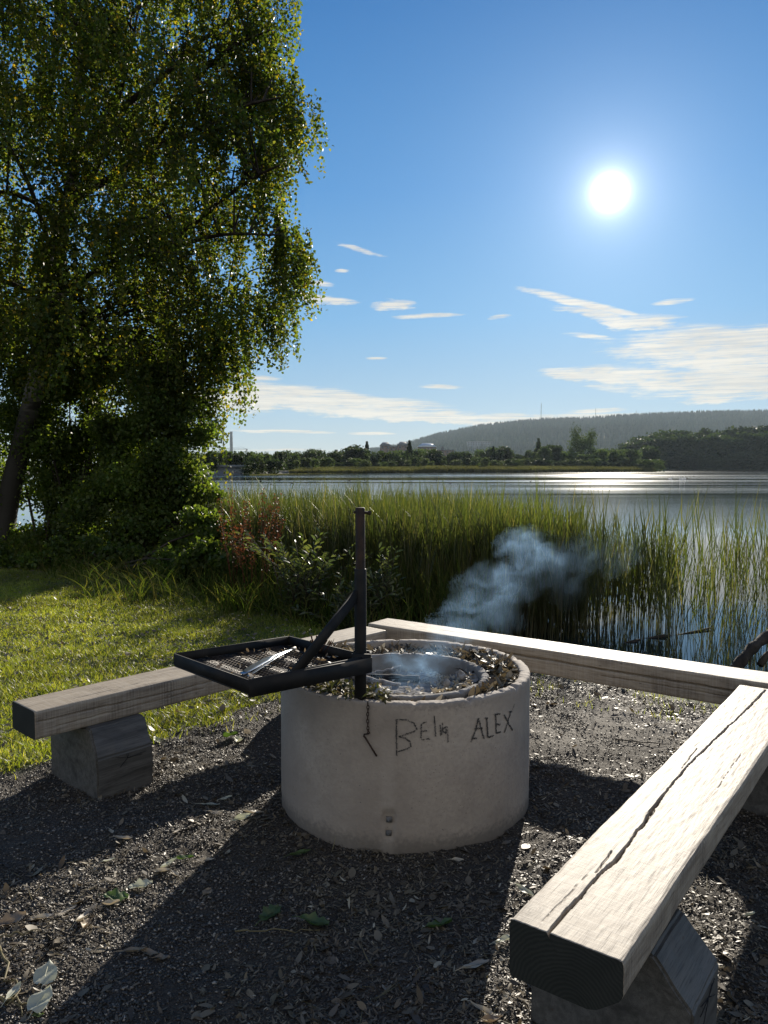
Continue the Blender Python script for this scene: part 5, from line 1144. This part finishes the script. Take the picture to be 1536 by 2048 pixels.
# ------------------------------------------------------------------ smoke
sm = [(800, 1350, 3.60, .10, .8), (835, 1335, 3.68, .12, .9), (868, 1310, 3.78, .12, .7), (900, 1270, 3.88, .13, .6), (925, 1235, 4.0, .15, .55), (960, 1195, 4.1, .16, .6), (1010, 1160, 4.2, .17, .9), (1045, 1110, 4.25, .15, 1.0), (1095, 1115, 4.35, .14, .55), (1000, 1215, 4.15, .15, .45), (1160, 1120, 4.5, .15, .20), (1240, 1105, 4.7, .16, .15), (1140, 1170, 4.5, .15, .10), (745, 1345, 3.5, .06, .4)]
bm = bmesh.new()
for px, py, Y, r_, _ in sm:
    q = at(px, py, Y); g_ = bmesh.ops.create_icosphere(bm, subdivisions=3, radius=r_ * 1.25); bmesh.ops.translate(bm, verts=g_['verts'], vec=q)
for (a_, b_) in zip(sm[:-2], sm[1:-1]):
    for f in (.33, .66):
        q = at(a_[0], a_[1], a_[2]).lerp(at(b_[0], b_[1], b_[2]), f); g_ = bmesh.ops.create_icosphere(bm, subdivisions=2, radius=(a_[3] + b_[3]) * .55); bmesh.ops.translate(bm, verts=g_['verts'], vec=q)
me = bpy.data.meshes.new('smoke'); bm.to_mesh(me); bm.free()
m, nt, out = new_mat('wood smoke'); g = nt.nodes.new('ShaderNodeNewGeometry'); pos = g.outputs['Position']
wn = nt.nodes.new('ShaderNodeTexNoise'); wn.inputs['Scale'].default_value = 4.5; wn.inputs['Detail'].default_value = 3; nt.links.new(pos, wn.inputs['Vector'])
sub = nt.nodes.new('ShaderNodeVectorMath'); sub.operation = 'SUBTRACT'; nt.links.new(wn.outputs['Color'], sub.inputs[0]); sub.inputs[1].default_value = (.5, .5, .5)
scn = nt.nodes.new('ShaderNodeVectorMath'); scn.operation = 'SCALE'; scn.inputs['Scale'].default_value = .34; nt.links.new(sub.outputs[0], scn.inputs[0])
adn = nt.nodes.new('ShaderNodeVectorMath'); nt.links.new(pos, adn.inputs[0]); nt.links.new(scn.outputs[0], adn.inputs[1]); warped = adn.outputs[0]
tot_ = None
for px, py, Y, r_, st_ in sm:
    dn_ = nt.nodes.new('ShaderNodeVectorMath'); dn_.operation = 'DISTANCE'; nt.links.new(warped, dn_.inputs[0]); dn_.inputs[1].default_value = tuple(at(px, py, Y))
    q = ((X(nt, dn_.outputs['Value']) / (r_ * 1.05)).pw(2.0) * -1.0 + 1.0).mx(0.0) * st_; tot_ = q if tot_ is None else tot_.mx(q)
sstr = nt.nodes.new('ShaderNodeMapping'); sstr.inputs['Rotation'].default_value = (0, R(40), 0); sstr.inputs['Scale'].default_value = (.55, 1, 1.5); nt.links.new(warped, sstr.inputs[0]); nn = tex(nt, scale=8, vec=sstr.outputs[0], detail=5, rough=.6, dist=.8); dd = tot_ * (nn.smooth(.38, .74) + .02) * 2.5
pv = nt.nodes.new('ShaderNodeVolumePrincipled'); pv.inputs['Color'].default_value = (.40, .66, 1.0, 1); pv.inputs['Anisotropy'].default_value = .45; nt.links.new(dd.k, pv.inputs['Density']); nt.links.new(pv.outputs[0], out.inputs['Volume'])
so = link('smoke', me, m); rm = so.modifiers.new('r', 'REMESH'); rm.mode = 'VOXEL'; rm.voxel_size = .035
tag(so, 'blue grey wood smoke drifting right from the fire over the back bench', 'smoke', kind='stuff')

# ------------------------------------------------------------------ render settings
sc.view_settings.view_transform = 'Standard'; sc.view_settings.look = 'None'; sc.view_settings.exposure = 0
sc.cycles.use_denoising = True; sc.cycles.max_bounces = 8; sc.cycles.transmission_bounces = 4; sc.cycles.diffuse_bounces = 4; sc.cycles.transparent_max_bounces = 8; sc.cycles.volume_bounces = 1
sc.cycles.sample_clamp_indirect = 6; sc.cycles.volume_step_rate = 1.0; sc.cycles.volume_max_steps = 128; sc.cycles.caustics_reflective = False; sc.cycles.caustics_refractive = False
